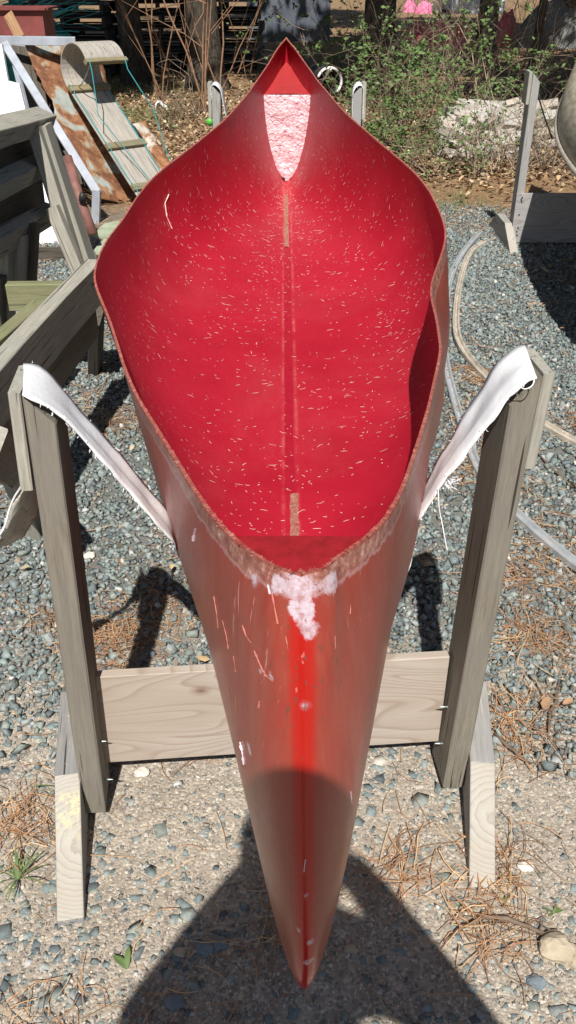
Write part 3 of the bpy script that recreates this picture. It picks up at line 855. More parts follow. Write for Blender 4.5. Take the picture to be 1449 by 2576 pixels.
def hull_line(name, px_pts, w, mat, bvh=bvh):
    V = []; F_ = []; o_ = Vector((0, 0, CAM_H)); n = 0
    dense = []
    for a, b in zip(px_pts[:-1], px_pts[1:]):
        for q in range(5): dense.append((a[0] + (b[0]-a[0])*q/5, a[1] + (b[1]-a[1])*q/5))
    for (x, y) in dense:
        dr = (at(x, y, d=2.0) - o_).normalized()
        hit = bvh.ray_cast(o_, dr)
        if hit[0] is None: continue
        nn = hit[1]; nn = nn if nn.dot(dr) < 0 else -nn
        e = w * random.uniform(.3, 1.2)
        V += [hit[0] + nn*.0012 + Vector((e, 0, 0)), hit[0] + nn*.0012 - Vector((e, 0, 0))]; n += 1
    for i in range(n-1): F_.append((2*i, 2*i+1, 2*i+3, 2*i+2))
    mesh_obj(name, V, F_, mat, canoe)
hull_line('scratch', [(424, 488), (414, 512), (419, 545), (432, 575), (450, 592), (468, 605)], .0022, M['fleck'])

M['scuff'] = plain('pink scuff', (.40, .14, .11), .7, .3)
M['scuff_pale'] = plain('pale scuff', (.56, .48, .53), .7, .3)
for pts, w, m_ in (([(642, 1636), (655, 1668), (672, 1700), (692, 1716)], .0022, 'scuff'), ([(648, 1650), (664, 1690), (690, 1706)], .0014, 'scuff'), ([(612, 1572), (622, 1600), (638, 1622)], .0015, 'scuff'),
                   ([(686, 1490), (693, 1530), (702, 1578)], .0016, 'scuff'), ([(562, 1560), (572, 1600), (578, 1640)], .0008, 'scuff'), ([(540, 1500), (547, 1540), (552, 1590)], .0008, 'scuff'),
                   ([(606, 1866), (612, 1895), (616, 1930)], .0030, 'scuff_pale'), ([(494, 1328), (490, 1345), (488, 1366)], .0035, 'scuff_pale'), ([(676, 1470), (682, 1500)], .0016, 'scuff_pale'),
                   ([(655, 1762), (652, 1786)], .0022, 'scuff'), ([(720, 1600), (727, 1640)], .0008, 'scuff'), ([(840, 1600), (842, 1640)], .0008, 'scuff'), ([(880, 1520), (878, 1550)], .0007, 'scuff'), ([(590, 1650), (596, 1700)], .0007, 'scuff'), ([(768, 2160), (764, 2200)], .0010, 'scuff_pale'), ([(880, 1990), (884, 2030)], .0012, 'scuff_pale')):
    hull_line('scratch', pts, w*.6, M[m_], bvo)
mb = MB()
for _ in range(120):
    j = random.choice((0, W-1)); i = int(min(52, abs(random.gauss(0, 16)))); p = Vector(S[i, j])
    q = p + Vector((random.uniform(-.004, .004), random.uniform(-.005, .003), random.uniform(.001, .006)))
    mb.tube([p, p.lerp(q, .6), q + Vector((random.uniform(-.002, .002), 0, 0))], [.0009, .0007, .0003], 3, False)
tag(mb.build('glass_fibres', M['edge'], canoe), kind='stuff')

# ------------------------------------------------------------------ stands
def ribbon(name, front, back, mat, parent=None, fray=.006, thick=.0015, sag=.0):
    """cloth band between two polylines of world points"""
    def resample(P, n):
        P = [Vector(p) for p in P]; L = [0]
        for a, b in zip(P[:-1], P[1:]): L.append(L[-1] + (b-a).length)
        out = []
        for i in range(n):
            s_ = L[-1]*i/(n-1); k = 0
            while k < len(L)-2 and L[k+1] < s_: k += 1
            q = (s_-L[k])/max(1e-9, L[k+1]-L[k]); out.append(P[k].lerp(P[k+1], min(1, q)))
        # smooth
        for _ in range(3):
            o2 = list(out)
            for i in range(1, n-1): o2[i] = out[i-1]*.25 + out[i]*.5 + out[i+1]*.25
            out = o2
        return out
    n = 130; A = resample(front, n); B = resample(back, n); m = 9
    V = []; F_ = []
    for i in range(n):
        t_ = (A[min(i+1, n-1)] - A[max(i-1, 0)]).normalized(); wv_ = (B[i]-A[i]); 
        nn = t_.cross(wv_); nn = nn.normalized() if nn.length > 1e-6 else Vector((0, 0, 1))
        for k in range(m+1):
            q = k/m
            fr = 0
            if k == 0: fr = -random.uniform(0, fray)
            if k == m: fr = random.uniform(0, fray)
            p = A[i] + wv_*q + (wv_.normalized() * fr if wv_.length > 1e-6 else Vector())
            fold = (.0028*math.exp(-((q-.28 - .10*math.sin(i*.05))/.07)**2) + .0015*math.sin(q*7 + i*.05)) * min(1, i/12)
            V.append(p + nn*(fold + .003*noise.noise(p*25)))
    for i in range(n-1):
        for k in range(m):
            q = i*(m+1)+k; F_.append((q, q+1, q+m+2, q+m+1))
    o = mesh_obj(name, V, F_, mat, parent, smooth=True)
    if parent is None:
        pass
    md = o.modifiers.new('cloth thickness', 'SOLIDIFY'); md.thickness = thick
    # frayed threads along both edges
    mb = MB()
    for i in range(0, n, 1):
        if n*.25 < i < n*.75: continue
        for P, s_ in ((A, -1), (B, 1)):
            for _ in range(1 if random.random() < .75 else 2):
                p = P[i] + Vector((random.uniform(-.004, .004), random.uniform(-.004, .004), random.uniform(-.002, .004)))
                w_ = (B[i]-A[i]); 
                if w_.length < 1e-5: continue
                e = w_.normalized()*s_*random.uniform(.001, .005) + Vector((random.uniform(-.003, .003), random.uniform(-.002, .002), random.uniform(-.004, .001)))
                mb.tube([p, p+e*.6, p+e + Vector((0, 0, random.uniform(-.002, .002)))], [.0007, .0006, .0003], 3, False)
    fo = mb.build('frayed_thread', M['thread'], o); tag(fo, kind='stuff')
    return o

def stand(name, cx_, cy_, yaw, inner, ph, label, lean=.0, shear=0.0, matp=None, board_mat=None, lichen=False, board_front=True, splay=0.0, group='canoe stands in the yard'):
    matp = matp or M['post_wood']; board_mat = board_mat or M['plywood']
    base = Vector((cx_, cy_, 0)); R = Matrix.Rotation(yaw, 3, 'Z')
    t_ = thing(name, base, label, 'canoe stand', group)
    W_ = lambda x, y, z: base + R @ Vector((x, y, z))
    pw, pd = .040, .092
    fh = .118
    for s in (-1, 1):
        xi = s*(inner/2 + pw/2)
        xt = s*(inner/2 + pw/2 + lean) + shear
        # post with its top cut sloping inwards
        p = beam('post', W_(xi, 0, .022), W_(xt, 0, ph), pw, pd, matp, t_, up=R @ Vector((0, 1, 0)), cut=(s*.044, 0))
        # outer cheek plate
        xo = s*(inner/2 + pw + lean + .0100) + shear
        beam('cheek_plate', W_(xo - shear*.3, .004, ph - .125), W_(xo, .004, ph + .026), .017, .098, M['pile_wood'], t_, up=R @ Vector((0, 1, 0)))
        # foot, its upper corner cut away at both ends
        xf = s*(inner/2 + pw + (.022 if s < 0 else .033))
        mb = MB(); w = .045
        prof = [(-.25, -.01), (-.25, .008), (-.036, fh), (.18, fh), (.36, .012), (.36, -.01)]
        if s > 0: prof = [(-.257, -.01), (-.257, .008), (-.076, fh), (.14, fh), (.32, .012), (.32, -.01)]
        # local object so that the grain runs along the foot
        me = bpy.data.meshes.new('foot')
        vs = [(y, -w/2, z) for (y, z) in prof] + [(y, w/2, z) for (y, z) in prof]; n = len(prof)
        me.from_pydata(vs, [], [tuple(range(n)), tuple(range(n, 2*n))[::-1]] + [(i, n+i, n+(i+1) % n, (i+1) % n) for i in range(n)])
        me.materials.append(M['foot_lichen'] if (lichen and s < 0) else M['foot_wood'])
        me.materials.append(M['end_lichen'] if (lichen and s < 0) else M['end_grain']); me.polygons[3].material_index = 1
        f_ = bpy.data.objects.new('foot', me); link(f_, t_)
        f_.matrix_local = Matrix.Translation(R @ Vector((xf, 0, 0))) @ R.to_4x4() @ Matrix.Rotation(math.pi/2 + splay*(.080 if s < 0 else -.206), 4, 'Z')
        bv = f_.modifiers.new('worn edge', 'BEVEL'); bv.width = .003; bv.segments = 2
    # cross board
    by = (-.035 if not board_front else -(pd/2 + .012))
    bx = inner/2 - .001 if not board_front else inner/2 + pw
    return t_, W_, R

st, W1, R1 = stand('canoe_stand', -.025, 1.150, math.radians(5.0), .636, .842, 'near wooden canoe stand with pale plywood crossboard and grey posts', .0, .021, lichen=True, board_front=False, splay=1.0)
bd = beam('crossboard', W1(-.3175, .025, .192), W1(.3175, .025, .190), .0185, .215, M['plywood'], st, up=(0, 0, 1), bev=.001)
for (x, z, s) in ((-.317, .175, 1), (-.316, .075, 1), (.316, .205, -1), (.316, .11, -1)):
    mb = MB(); p = W1(x, -.015, z); mb.tube([p, p + Vector((s*.007, -.001, .001)), p + Vector((s*.015, -.002, .002))], [.0020, .0018, .0006], 6); mb.build('screw', M['zinc'], st)

# near sling
lf = [(56, 992), (115, 1018), (174, 1066), (257, 1163), (347, 1268), (434, 1366)]
lb = [(59, 915), (90, 911), (139, 957), (208, 1050), (260, 1099), (330, 1182), (406, 1269), (434, 1330)]
yl = lambda x: 1.150 + (x + .025) * math.tan(math.radians(5))
def chain_pts(px_pts, off0, off1):
    out = []
    for i, (x, y) in enumerate(px_pts):
        a = i/(len(px_pts)-1); d = 1.12
        for _ in range(4):
            p = at(x, y, d=d); d = yl(p.x) + off0*(1-a) + off1*a
        out.append(at(x, y, d=d))
    return out
A = chain_pts(lf, -.050, -.036); B = chain_pts(lb, .052, .03)
rf = [(1350, 948), (1313, 957), (1271, 1015), (1233, 1062), (1187, 1122), (1138, 1185), (1100, 1233), (1048, 1312)]
rb = [(1322, 873), (1296, 873), (1243, 929), (1194, 1013), (1152, 1072), (1128, 1118), (1097, 1170), (1065, 1226), (1049, 1290)]
A2 = chain_pts(rf, -.050, -.036)[::-1]; B2 = chain_pts(rb, .052, .03)[::-1]
def under(yy):
    """along the outside of the hull at distance yy"""
    out = []
    for j in range(6, W-6, 2):
        col = S[8:60, j]; k = int(np.argmin(np.abs(col[:, 1] - yy)))
        p = col[k]; nrm = -Nn[8 + k, j]
        if p[2] < .55: out.append(Vector((p[0], yy, p[2])) + Vector(nrm)*.002)
    return out
tail0 = [Vector((A[0].x - .004, A[0].y, A[0].z - .06))]; tailb = [Vector((B[0].x - .004, B[0].y, B[0].z - .06))]
sling = ribbon('sling', A + under(1.20) + A2, B + under(1.245) + B2, M['canvas'])
tag(sling, 'frayed white canvas sling hung between the near stand posts under the canoe', 'sling', 'slings holding the canoe')
# loose spotted tail behind the left post
tp = [(60, 1010), (68, 1100), (78, 1180), (60, 1230), (28, 1275), (8, 1330), (-12, 1380)]
tpb = [(70, 1010), (80, 1100), (95, 1200), (98, 1270), (92, 1300), (60, 1350), (10, 1372)]
tail = ribbon('sling_tail', [at(x, y, d=1.165) for x, y in tp], [at(x, y, d=1.24) for x, y in tpb], M['canvas_tail'], fray=.002)
tag(tail, 'dirty spotted end of the white sling dangling beside the left near post', 'cloth')
def cord(name, pts, r, mat, label, cat, group=None):
    mb = MB(); P = [Vector(p) for p in pts]
    for _ in range(2):
        q = [P[0]]
        for a, b in zip(P[:-1], P[1:]): q += [a*.75 + b*.25, a*.25 + b*.75]
        P = q + [P[-1]]
    mb.tube(P, r, 6)
    return tag(mb.build(name, mat, smooth=True), label, cat, group)
cord('selvedge_cord', [at(56, 992, d=1.09), at(60, 1060, d=1.095), at(72, 1120, d=1.10), at(76, 1165, d=1.12), at(60, 1215, d=1.14), at(28, 1262, d=1.155), at(12, 1330, d=1.16), at(-15, 1362, d=1.16)], .0017, M['thread'], 'white twisted edge cord running down the left near post', 'cord')
cord('loose_thread', [at(1102, 1230, d=1.13), at(1104, 1280, d=1.13), at(1113, 1320, d=1.13), at(1118, 1350, d=1.13), at(1125, 1385, d=1.13)], .0010, M['thread'], 'white loose thread dangling from the right side of the near sling', 'thread')
cord('thread_loop', [at(1306, 970, d=1.115), at(1318, 980, d=1.11), at(1335, 975, d=1.11), at(1344, 962, d=1.115), at(1343, 945, d=1.12)], .0009, M['thread'], 'small white thread loop against the right near post top', 'thread')
cord('blue_string', [at(1322, 1108, d=1.21), at(1326, 1130, d=1.2), at(1325, 1150, d=1.2), at(1332, 1156, d=1.2)], .0011, plain('blue string', (.18, .42, .68), .7), 'short blue string hanging behind the right near post', 'string')
mb = MB()
for _ in range(60):
    p = at(1112 + random.gauss(0, 6), 1210 + random.gauss(0, 5), d=1.15); q = [p]
    for _ in range(3): q.append(q[-1] + Vector((random.uniform(-.002, .010), random.uniform(-.006, .006), random.uniform(-.008, .006))))
    mb.tube(q, .0006, 3, False)
tag(mb.build('thread_tuft', M['thread']), 'fluffy tangle of white threads on the right arm of the near sling', 'thread')

# far stand and its sling
fs, W2, R2 = stand('canoe_stand', -.005, 4.50, 0, .615, .842, 'far wooden canoe stand under the pointed far end of the red canoe', .0, .0, matp=M['foot_wood'], board_front=False)
beam('crossboard', W2(-.319, .025, .21), W2(.319, .025, .21), .0185, .215, M['plywood'], fs, up=(0, 0, 1), bev=.001)
fa = [(-.352, .80), (-.356, .862), (-.335, .868), (-.31, .84), (-.29, .70), (-.23, .60), (-.12, .46), (0, .385), (.12, .46), (.23, .60), (.30, .70), (.30, .84), (.325, .868), (.348, .862), (.352, .62)]
sling2 = ribbon('sling', [Vector((x, 4.45, z)) for x, z in fa], [Vector((x, 4.55, z+.003)) for x, z in fa], M['canvas'])
tag(sling2, 'white canvas sling over the far stand posts behind the canoe', 'sling', 'slings holding the canoe')
mb = MB()
mb.tube([at(528, 306, d=4.66) + Vector((0, 0, z)) for z in (-.02, -.014, 0, .014, .02)], [.004, .014, .020, .014, .004], 12)
tag(mb.build('green_ball', M['green_plastic'], smooth=True), 'small lime green ball beside the far left post', 'ball')

# right stand with the beige canoe
rs, W3, R3 = stand('canoe_stand', 1.61, 4.98, 0, .66, .842, 'right hand canoe stand with grey plywood board half in shadow', .0, .0, matp=M['foot_wood'], board_front=False)
beam('crossboard', W3(-.376, -.056, .15), W3(.376, -.056, .15), .018, .262, M['plywood_grey'], rs, up=(0, 0, 1), bev=.001)
for k, z in enumerate((.26, .25, .24, .17, .10, .08, .06)):
    mb = MB(); p = W3(-.345 - .004*(k % 2), -.067, z); mb.tube([p + Vector((0, .001, 0)), p - Vector((0, .002, 0))], .004, 6); mb.build('nail', M['black'], rs)
# beige canoe upside down
bc = thing('canoe', (1.66, 3.2, .6), 'beige weathered canoe lying upside down on the right hand stand', 'canoe')
V = []; F_ = []; n, m = 60, 24
for i in range(n+1):
    a = i/n; y = .75 + 4.95*a; e = abs(2*a-1)
    hw = .52*max(0.0, 1 - e**2.0)**.9 + .004; dep = .30
    gh = .60 + .10*e**3; top = gh + dep*(1 - .10*e**4) 
    for j in range(m+1):
        th = math.pi*j/m
        px_ = math.copysign(abs(math.cos(th))**(.55 + .5*e), math.cos(th)); pz = math.sin(th)**(.62 + .5*e)
        V.append((1.695 - hw*px_*(1 + .04*math.sin(th*2)**2), y + (.10*(1-pz)*(1 if a > .5 else -1)*e**6), gh + (top-gh)*pz))
for i in range(n):
    for j in range(m):
        q = i*(m+1)+j; F_.append((q, q+1, q+m+2, q+m+1))
o = mesh_obj('hull', V, F_, M['hull_beige'], bc, smooth=True); sd = o.modifiers.new('skin', 'SOLIDIFY'); sd.thickness = .006
for s, jj in ((-1, 0), (1, m)):
    mb = MB(); mb.tube([V[i*(m+1)+jj] for i in range(n+1)], .014, 8); mb.build('gunwale', M['alu_brown'], bc, smooth=True)
cord('tie_rope', [W3(-.36, 0, .86), W3(-.30, -.02, .70), W3(-.22, -.03, .55)], .004, M['black'], 'dark green rope from the right stand post to the beige canoe', 'rope')

# ------------------------------------------------------------------ aluminium rails lying on the gravel
def rail(name, pix, w, mat, label, h=.012):
    P = [at(x, y, h=h) for x, y in pix]
    for _ in range(2):
        q = [P[0]]
        for a, b in zip(P[:-1], P[1:]): q += [a*.75+b*.25, a*.25+b*.75]
        P = q + [P[-1]]
    prof = [(-.5, -.25), (-.5, .30), (-.38, .42), (-.26, .42), (-.18, .25), (-.10, .05), (.10, .05), (.18, .25), (.26, .42), (.38, .42), (.5, .30), (.5, -.25)]
    V = []; F_ = []; m = len(prof)
    for i, p in enumerate(P):
        t_ = (P[min(i+1, len(P)-1)] - P[max(i-1, 0)]); t_.z = 0; t_.normalize(); sd_ = Vector((-t_.y, t_.x, 0))
        for a, b in prof: V.append(p + sd_*a*w + Vector((0, 0, b*w + .004)))
    for i in range(len(P)-1):
        for k in range(m):
            q = i*m; F_.append((q+k, q+(k+1) % m, q+m+(k+1) % m, q+m+k))
    F_ += [tuple(range(m))[::-1], tuple((len(P)-1)*m + k for k in range(m))]
    return tag(mesh_obj(name, V, F_, mat), label, 'rail', 'bent canoe rails on the gravel')
rail('metal_rail', [(1208, 587), (1177, 620), (1150, 660), (1131, 706), (1122, 760), (1116, 852), (1120, 920), (1140, 1000), (1168, 1095), (1205, 1195), (1262, 1262), (1362, 1355), (1449, 1425), (1540, 1490)], .030, M['alu'], 'grey bent aluminium rail passing behind the right near post')
rail('metal_rail', [(1217, 612), (1189, 629), (1171, 660), (1156, 715), (1147, 776), (1146, 840), (1163, 883), (1205, 935), (1270, 995), (1351, 1062), (1449, 1118), (1540, 1165)], .030, M['alu_brown'], 'brown stained bent rail with a groove curving round to the right edge')

# ------------------------------------------------------------------ foreground small things
def stone(px, py, r, mat, label, name='rock', flat=.6, h=.0):
    p = at(px, py, h=r*.3); V = []; F_ = []
    import bmesh
    bm = bmesh.new(); bmesh.ops.create_icosphere(bm, subdivisions=3, radius=1)
    ph = random.uniform(0, 50)
    for v_ in bm.verts:
        n_ = noise.fractal(v_.co*1.3 + Vector((ph, 0, 0)), 1, 2, 3)
        v_.co *= 1 + .28*n_; v_.co = Vector((v_.co.x*r, v_.co.y*r*.8, v_.co.z*r*flat))
        v_.co += p
    me = bpy.data.meshes.new(name); bm.to_mesh(me); bm.free(); me.materials.append(mat)
    o = bpy.data.objects.new(name, me); link(o); return tag(o, label, 'rock')
M['rock_tan'] = plain('tan rock', (.40, .34, .25), .9, .2, 0, .25, 22, .5)
M['rock_white'] = plain('pale quartz', (.66, .60, .52), .8, .3, 0, .12, 22, .4)
M['rock_blue'] = plain('blue slate', (.17, .205, .23), .75, .3, 0, .2, 22, .4)
stone(1402, 2388, .030, M['rock_tan'], 'tan rock on the soil near the lower right corner', flat=.75)
stone(1448, 2415, .022, M['rock_tan'], 'smaller tan rock cut by the lower right frame edge')
stone(1322, 2178, .014, M['rock_white'], 'flat white stone right of the right foot', flat=.3)
stone(225, 1397, .016, M['rock_white'], 'cream stone on gravel right of the left near post', flat=.5)
stone(358, 1942, .015, M['rock_white'], 'white stone below the plywood crossboard', flat=.3)
stone(884, 2392, .012, M['rock_tan'], 'brown pebble in the photographer shadow', flat=.6)
for k, (px, py, r, lb) in enumerate(((517, 2385, .017, 'blue slate stone left of the canoe tip in shadow'), (548, 2372, .016, 'blue slate stone touching the canoe tip shadow edge, right of a similar one'), (452, 2395, .010, 'small stone inside the shadow edge left of the canoe tip'),
        (1350, 2470, .016, 'dark stone beneath the tan rock near the lower right'), (440, 2520, .016, 'blue grey stone in shadow near the bottom edge left'), (1180, 2050, .001, ''))):
    if lb: stone(px, py, r, M['rock_blue'] if k != 2 else M['rock_tan'], lb, flat=.5)

def stick(pix, r, label, side=3):
    P = [at(x, y, h=.010) for x, y in pix]; P = [p + Vector((random.gauss(0, .002), random.gauss(0, .002), random.uniform(0, .006))) for p in P]
    Q = []
    for a, b in zip(P[:-1], P[1:]):
        for q in range(4): Q.append(a.lerp(b, q/4) + Vector((random.gauss(0, .0012), random.gauss(0, .0012), random.gauss(0, .0008))))
    Q.append(P[-1])
    mb = MB(); mb.tube(Q, [r*(1 - .6*abs(2*i/(len(Q)-1) - 1)**2) * random.uniform(.8, 1.15) for i in range(len(Q))], 6)
    for _ in range(side):
        a = random.choice(Q); e = Vector((random.uniform(-1, 1), random.uniform(-1, 1), .2)).normalized()*random.uniform(.012, .03)
        mb.tube([a, a+e], [r*.5, r*.2], 5)
    return tag(mb.build('stick', M['stick'], smooth=True), label, 'stick', 'dead sticks on the ground')
stick([(1118, 2372), (1160, 2338), (1215, 2312), (1262, 2308), (1320, 2330), (1372, 2350), (1400, 2340)], .0042, 'crooked dead stick arching over the soil left of the tan rock', 5)
stick([(1408, 1710), (1400, 1760), (1385, 1790), (1380, 1850)], .0042, 'thin dark stick lying upright at the right edge of the gravel')
stick([(1232, 1838), (1275, 1875), (1310, 1910), (1338, 1926)], .0040, 'short dark stick beside the right foot over needles')
stick([(1255, 1745), (1262, 1790)], .0035, 'short pale stick just right of the right near post', 0)
stick([(1350, 1140), (1400, 1190), (1460, 1240)], .004, 'slender stick on gravel beyond the right near post', 1)

def weed(px, py, s, n, label, name='weed', broad=False):
    b = at(px, py, h=0); th = thing(name, b, label, 'weed', 'small weeds on the soil')
    for k in range(n):
        az = random.uniform(0, 2*math.pi); L = s*random.uniform(.6, 1.2); w = L*(.14 if broad else .022)
        dr = Vector((math.cos(az), math.sin(az), 0)); sd_ = Vector((-dr.y, dr.x, 0)); V = []; F_ = []
        for q in range(5):
            a = q/4; p = b + dr*L*a*.9 + Vector((0, 0, L*(.9*a - .65*a*a) + .003)); ww = w*math.sin(math.pi*(.12 + .86*a))
            V += [p + sd_*ww, p - Vector((0, 0, ww*.25)), p - sd_*ww]
        for q in range(4):
            for e in range(2):
                i = q*3+e; F_.append((i, i+1, i+4, i+3))
        mesh_obj('leaf', V, F_, M['weed'], th, smooth=True)
weed(320, 2440, .032, 5, 'small yellow green weed sprout on the soil lower left', broad=True)
weed(45, 2215, .060, 24, 'grass tuft with green blades at the left edge', name='grass_tuft')
weed(1150, 2283, .010, 5, 'tiny green weed below the right foot, left one', broad=True)
weed(1272, 2280, .016, 6, 'tiny green rosette just below the right foot end', broad=True)
weed(1392, 2300, .017, 6, 'tiny green seedling right of the right foot, nearest the frame edge', broad=True)
weed(150, 1985, .060, 7, 'thin grass blades beside the left near foot', name='grass_tuft')

# ------------------------------------------------------------------ left pile of stands
def B3(name, a, b, w, h, mat, parent, **kw): return beam(name, at(a[0], a[1], **a[2]), at(b[0], b[1], **b[2]), w, h, mat, parent, **kw)
s1 = thing('sawhorse', at(120, 900, h=0), 'grey weathered sawhorse of heavy beams lying beside the red canoe', 'sawhorse', 'old timber stands piled on the left')
B3('rail', (-90, 1085, dict(h=.50)), (243, 702, dict(h=.50)), .052, .125, M['pile_wood'], s1, warp=.008)
B3('rail', (-20, 1135, dict(h=.33)), (226, 805, dict(h=.36)), .050, .10, M['pile_wood'], s1)
B3('crosspiece', (22, 745, dict(h=.345)), (252, 742, dict(h=.345)), .045, .095, M['green_wood'], s1)
B3('crosspiece', (-60, 930, dict(h=.34)), (104, 785, dict(h=.34)), .05, .085, M['green_wood'], s1)
B3('block', (218, 765, dict(h=.30)), (240, 765, dict(h=.30)), .05, .075, M['orange_wood'], s1)
B3('leg', (28, 1175, dict(h=.25)), (-30, 1130, dict(h=.55)), .045, .1, M['pile_wood'], s1, up=(0, 1, 0))
B3('leg', (95, 1330, dict(h=.0)), (-25, 1020, dict(h=.45)), .045, .10, M['pile_wood'], s1, up=(0, 1, 0))
B3('leg', (240, 930, dict(h=.0)), (243, 790, dict(h=.30)), .04, .09, M['dark_wood'], s1, up=(0, 1, 0))
s2 = thing('sawhorse', at(40, 800, h=0), 'grey sawhorse posts standing behind the green crosspiece', 'sawhorse', 'old timber stands piled on the left')
B3('post', (44, 775, dict(d=3.35)), (52, 590, dict(d=3.4)), .045, .09, M['pile_wood'], s2, up=(0, 1, 0))
B3('post', (16, 800, dict(d=3.3)), (12, 620, dict(d=3.3)), .05, .09, M['pile_wood'], s2, up=(0, 1, 0))
B3('post', (70, 775, dict(d=3.42)), (82, 560, dict(d=3.48)), .045, .07, M['dark_wood'], s2, up=(0, 1, 0))
B3('post', (0, 880, dict(d=3.25)), (-2, 690, dict(d=3.25)), .05, .09, M['dark_wood'], s2, up=(0, 1, 0))
B3('crossboard', (75, 645, dict(d=4.6)), (200, 645, dict(d=4.6)), .02, .10, M['dark_wood'], s2)
s3 = thing('trestle', at(170, 690, h=0), 'tall grey trestle with horizontal rails and slanting double legs at the left edge', 'trestle', 'old timber stands piled on the left')
beam('leg', at(107, 315, d=3.72), at(222, 668, d=3.72), .050, .10, M['pile_wood'], s3, up=(0, 1, .2))
beam('leg', at(86, 320, d=3.66), at(196, 680, d=3.62), .052, .05, M['pile_wood'], s3, up=(0, 1, .2))
beam('leg', at(132, 520, d=3.60), at(202, 690, d=3.56), .05, .05, M['pile_wood'], s3, up=(0, 1, .2))
beam('rail', at(-70, 350, d=3.0), at(112, 300, d=3.95), .085, .07, M['pile_wood'], s3, up=(.45, -.2, 1))
beam('rail', at(-60, 495, d=3.0), at(108, 412, d=3.9), .07, .07, M['pile_wood'], s3, up=(.45, -.2, 1))
beam('rail', at(-80, 655, d=2.9), at(124, 537, d=3.85), .06, .08, M['pile_wood'], s3, up=(.35, -.2, 1))
beam('backboard', at(-80, 430, d=3.12), at(100, 358, d=4.0), .02, .13, M['dark_wood'], s3)
beam('backboard', at(-80, 580, d=3.12), at(104, 478, d=4.0), .02, .20, M['dark_wood'], s3)

# white panel
wp = [(-70, 108), (4, 112), (20, 205), (48, 212), (66, 285), (170, 622), (-80, 625)]
fr = []
for (x, y) in wp:
    a = (625 - y) / 515; fr.append(at(x, y, d=4.95 + .35*a))
mb = MB(); mb.prism(fr, (0, .03, 0)); tag(mb.build('white_panel', M['white_panel']), 'bright white panel propped behind the tall trestle at the left edge', 'panel')
# painted metal frame
fm = thing('metal_rack', at(240, 560, h=0), 'blue grey painted metal frame slanting down past the rusty sheet', 'frame')
beam('frame_bar', at(12, 112, d=6.2), at(245, 487, d=5.43), .05, .045, M['tube_grey'], fm, up=(0, -1, 1))
beam('frame_bar', at(243, 478, d=5.43), at(241, 562, d=5.43), .048, .045, M['tube_grey'], fm, up=(0, -1, 0))
beam('frame_bar', at(-60, 100, d=6.3), at(190, 104, d=6.35), .05, .05, M['tube_grey'], fm)
beam('frame_bar', at(-60, 112, d=6.6), at(165, 112, d=6.6), .04, .04, M['tube_grey'], fm)
beam('frame_bar', at(30, 130, d=6.25), at(70, 290, d=5.7), .03, .03, M['tube_grey'], fm, up=(0, -1, 0))
beam('frame_bar', at(246, 560, d=5.45), at(290, 540, d=5.75), .03, .03, M['tube_grey'], fm)
# dark boards stand in for the shadowed gap under the frame
hb = thing('shade_boards', at(150, 520, d=6.3), 'dark boards standing in for the shadowed gap under the metal frame', 'boards')
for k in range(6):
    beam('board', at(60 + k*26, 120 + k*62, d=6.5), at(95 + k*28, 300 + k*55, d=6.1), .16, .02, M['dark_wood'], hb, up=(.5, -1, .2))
# rusty sheet: bent plate with torn edges
def sheet(name, pix, nu, nv, mat, label, cat, bulge=.01, tear=.012, curl=0):
    (a, b, c, d) = pix; V = []; F_ = []
    for i in range(nu+1):
        for j in range(nv+1):
            u, w = i/nu, j/nv
            if w in (0, 1): u2 = u
            p = a.lerp(b, u).lerp(d.lerp(c, u), w)
            e = 0
            if j == 0 or j == nv: p += (b-a).normalized()*0
            if i == 0: p += (a-b).normalized()*tear*(noise.noise(Vector((w*9, 1, 2))) + .5*noise.noise(Vector((w*31, 1, 2))))
            if i == nu: p += (b-a).normalized()*tear*(noise.noise(Vector((w*9, 5, 2))) + .5*noise.noise(Vector((w*31, 1, 7))))
            nrm = (b-a).cross(d-a).normalized()
            V.append(p + nrm*(bulge*noise.noise(Vector((u*2, w*4, 3.3))) + curl*abs(2*u-1)**3))
    for i in range(nu):
        for j in range(nv):
            q = i*(nv+1)+j; F_.append((q, q+1, q+nv+2, q+nv+1))
    o = mesh_obj(name, V, F_, mat, smooth=True); sd_ = o.modifiers.new('plate', 'SOLIDIFY'); sd_.thickness = .003
    return tag(o, label, cat, 'rusty metal sheets')
sheet('rusty_sheet', (at(60, 108, d=6.35), at(245, 110, d=6.75), at(350, 520, d=6.0), at(236, 498, d=5.75)), 14, 40, M['rust'], 'long rusty metal sheet with flaking grey paint under the toboggan', 'metal sheet', .03, .03)
sheet('rusty_sheet', (at(300, 322, d=6.6), at(368, 305, d=6.9), at(445, 440, d=6.5), at(370, 520, d=6.0)), 10, 16, M['rust_cream'], 'smaller rusty sheet with cream patches right of the toboggan', 'metal sheet', .03, .02)
# pipe, stone slabs
mb = MB(); mb.tube([at(168, 395, d=4.9), at(200, 500, d=4.8), at(233, 590, d=4.7)], .028, 14)
pp = mb.build('pipe', M['pipe_rust'], smooth=True); tag(pp, 'faded red pipe leaning behind the trestle legs', 'pipe')
mb = MB(); mb.tube([at(208, 505, d=4.75), at(207, 490, d=4.75), at(206, 482, d=4.75)], [.022, .017, .005], 10); tag(mb.build('black_knob', M['black'], smooth=True), 'small black knob standing on the faded red pipe', 'knob')
for k, (pts, lb) in enumerate((([(233, 590), (262, 562), (300, 555), (330, 575), (290, 600)], 'upper pale green slab beside the canoe at left'), ([(236, 628), (262, 600), (310, 600), (320, 640), (250, 655)], 'lower pale green slab beside the canoe at left'))):
    mb = MB(); mb.prism([at(x, y, h=.03 + .015*k) for x, y in pts], (0, 0, -.03)); tag(mb.build('stone_slab', M['slab']), lb, 'slab', 'pale green slabs')

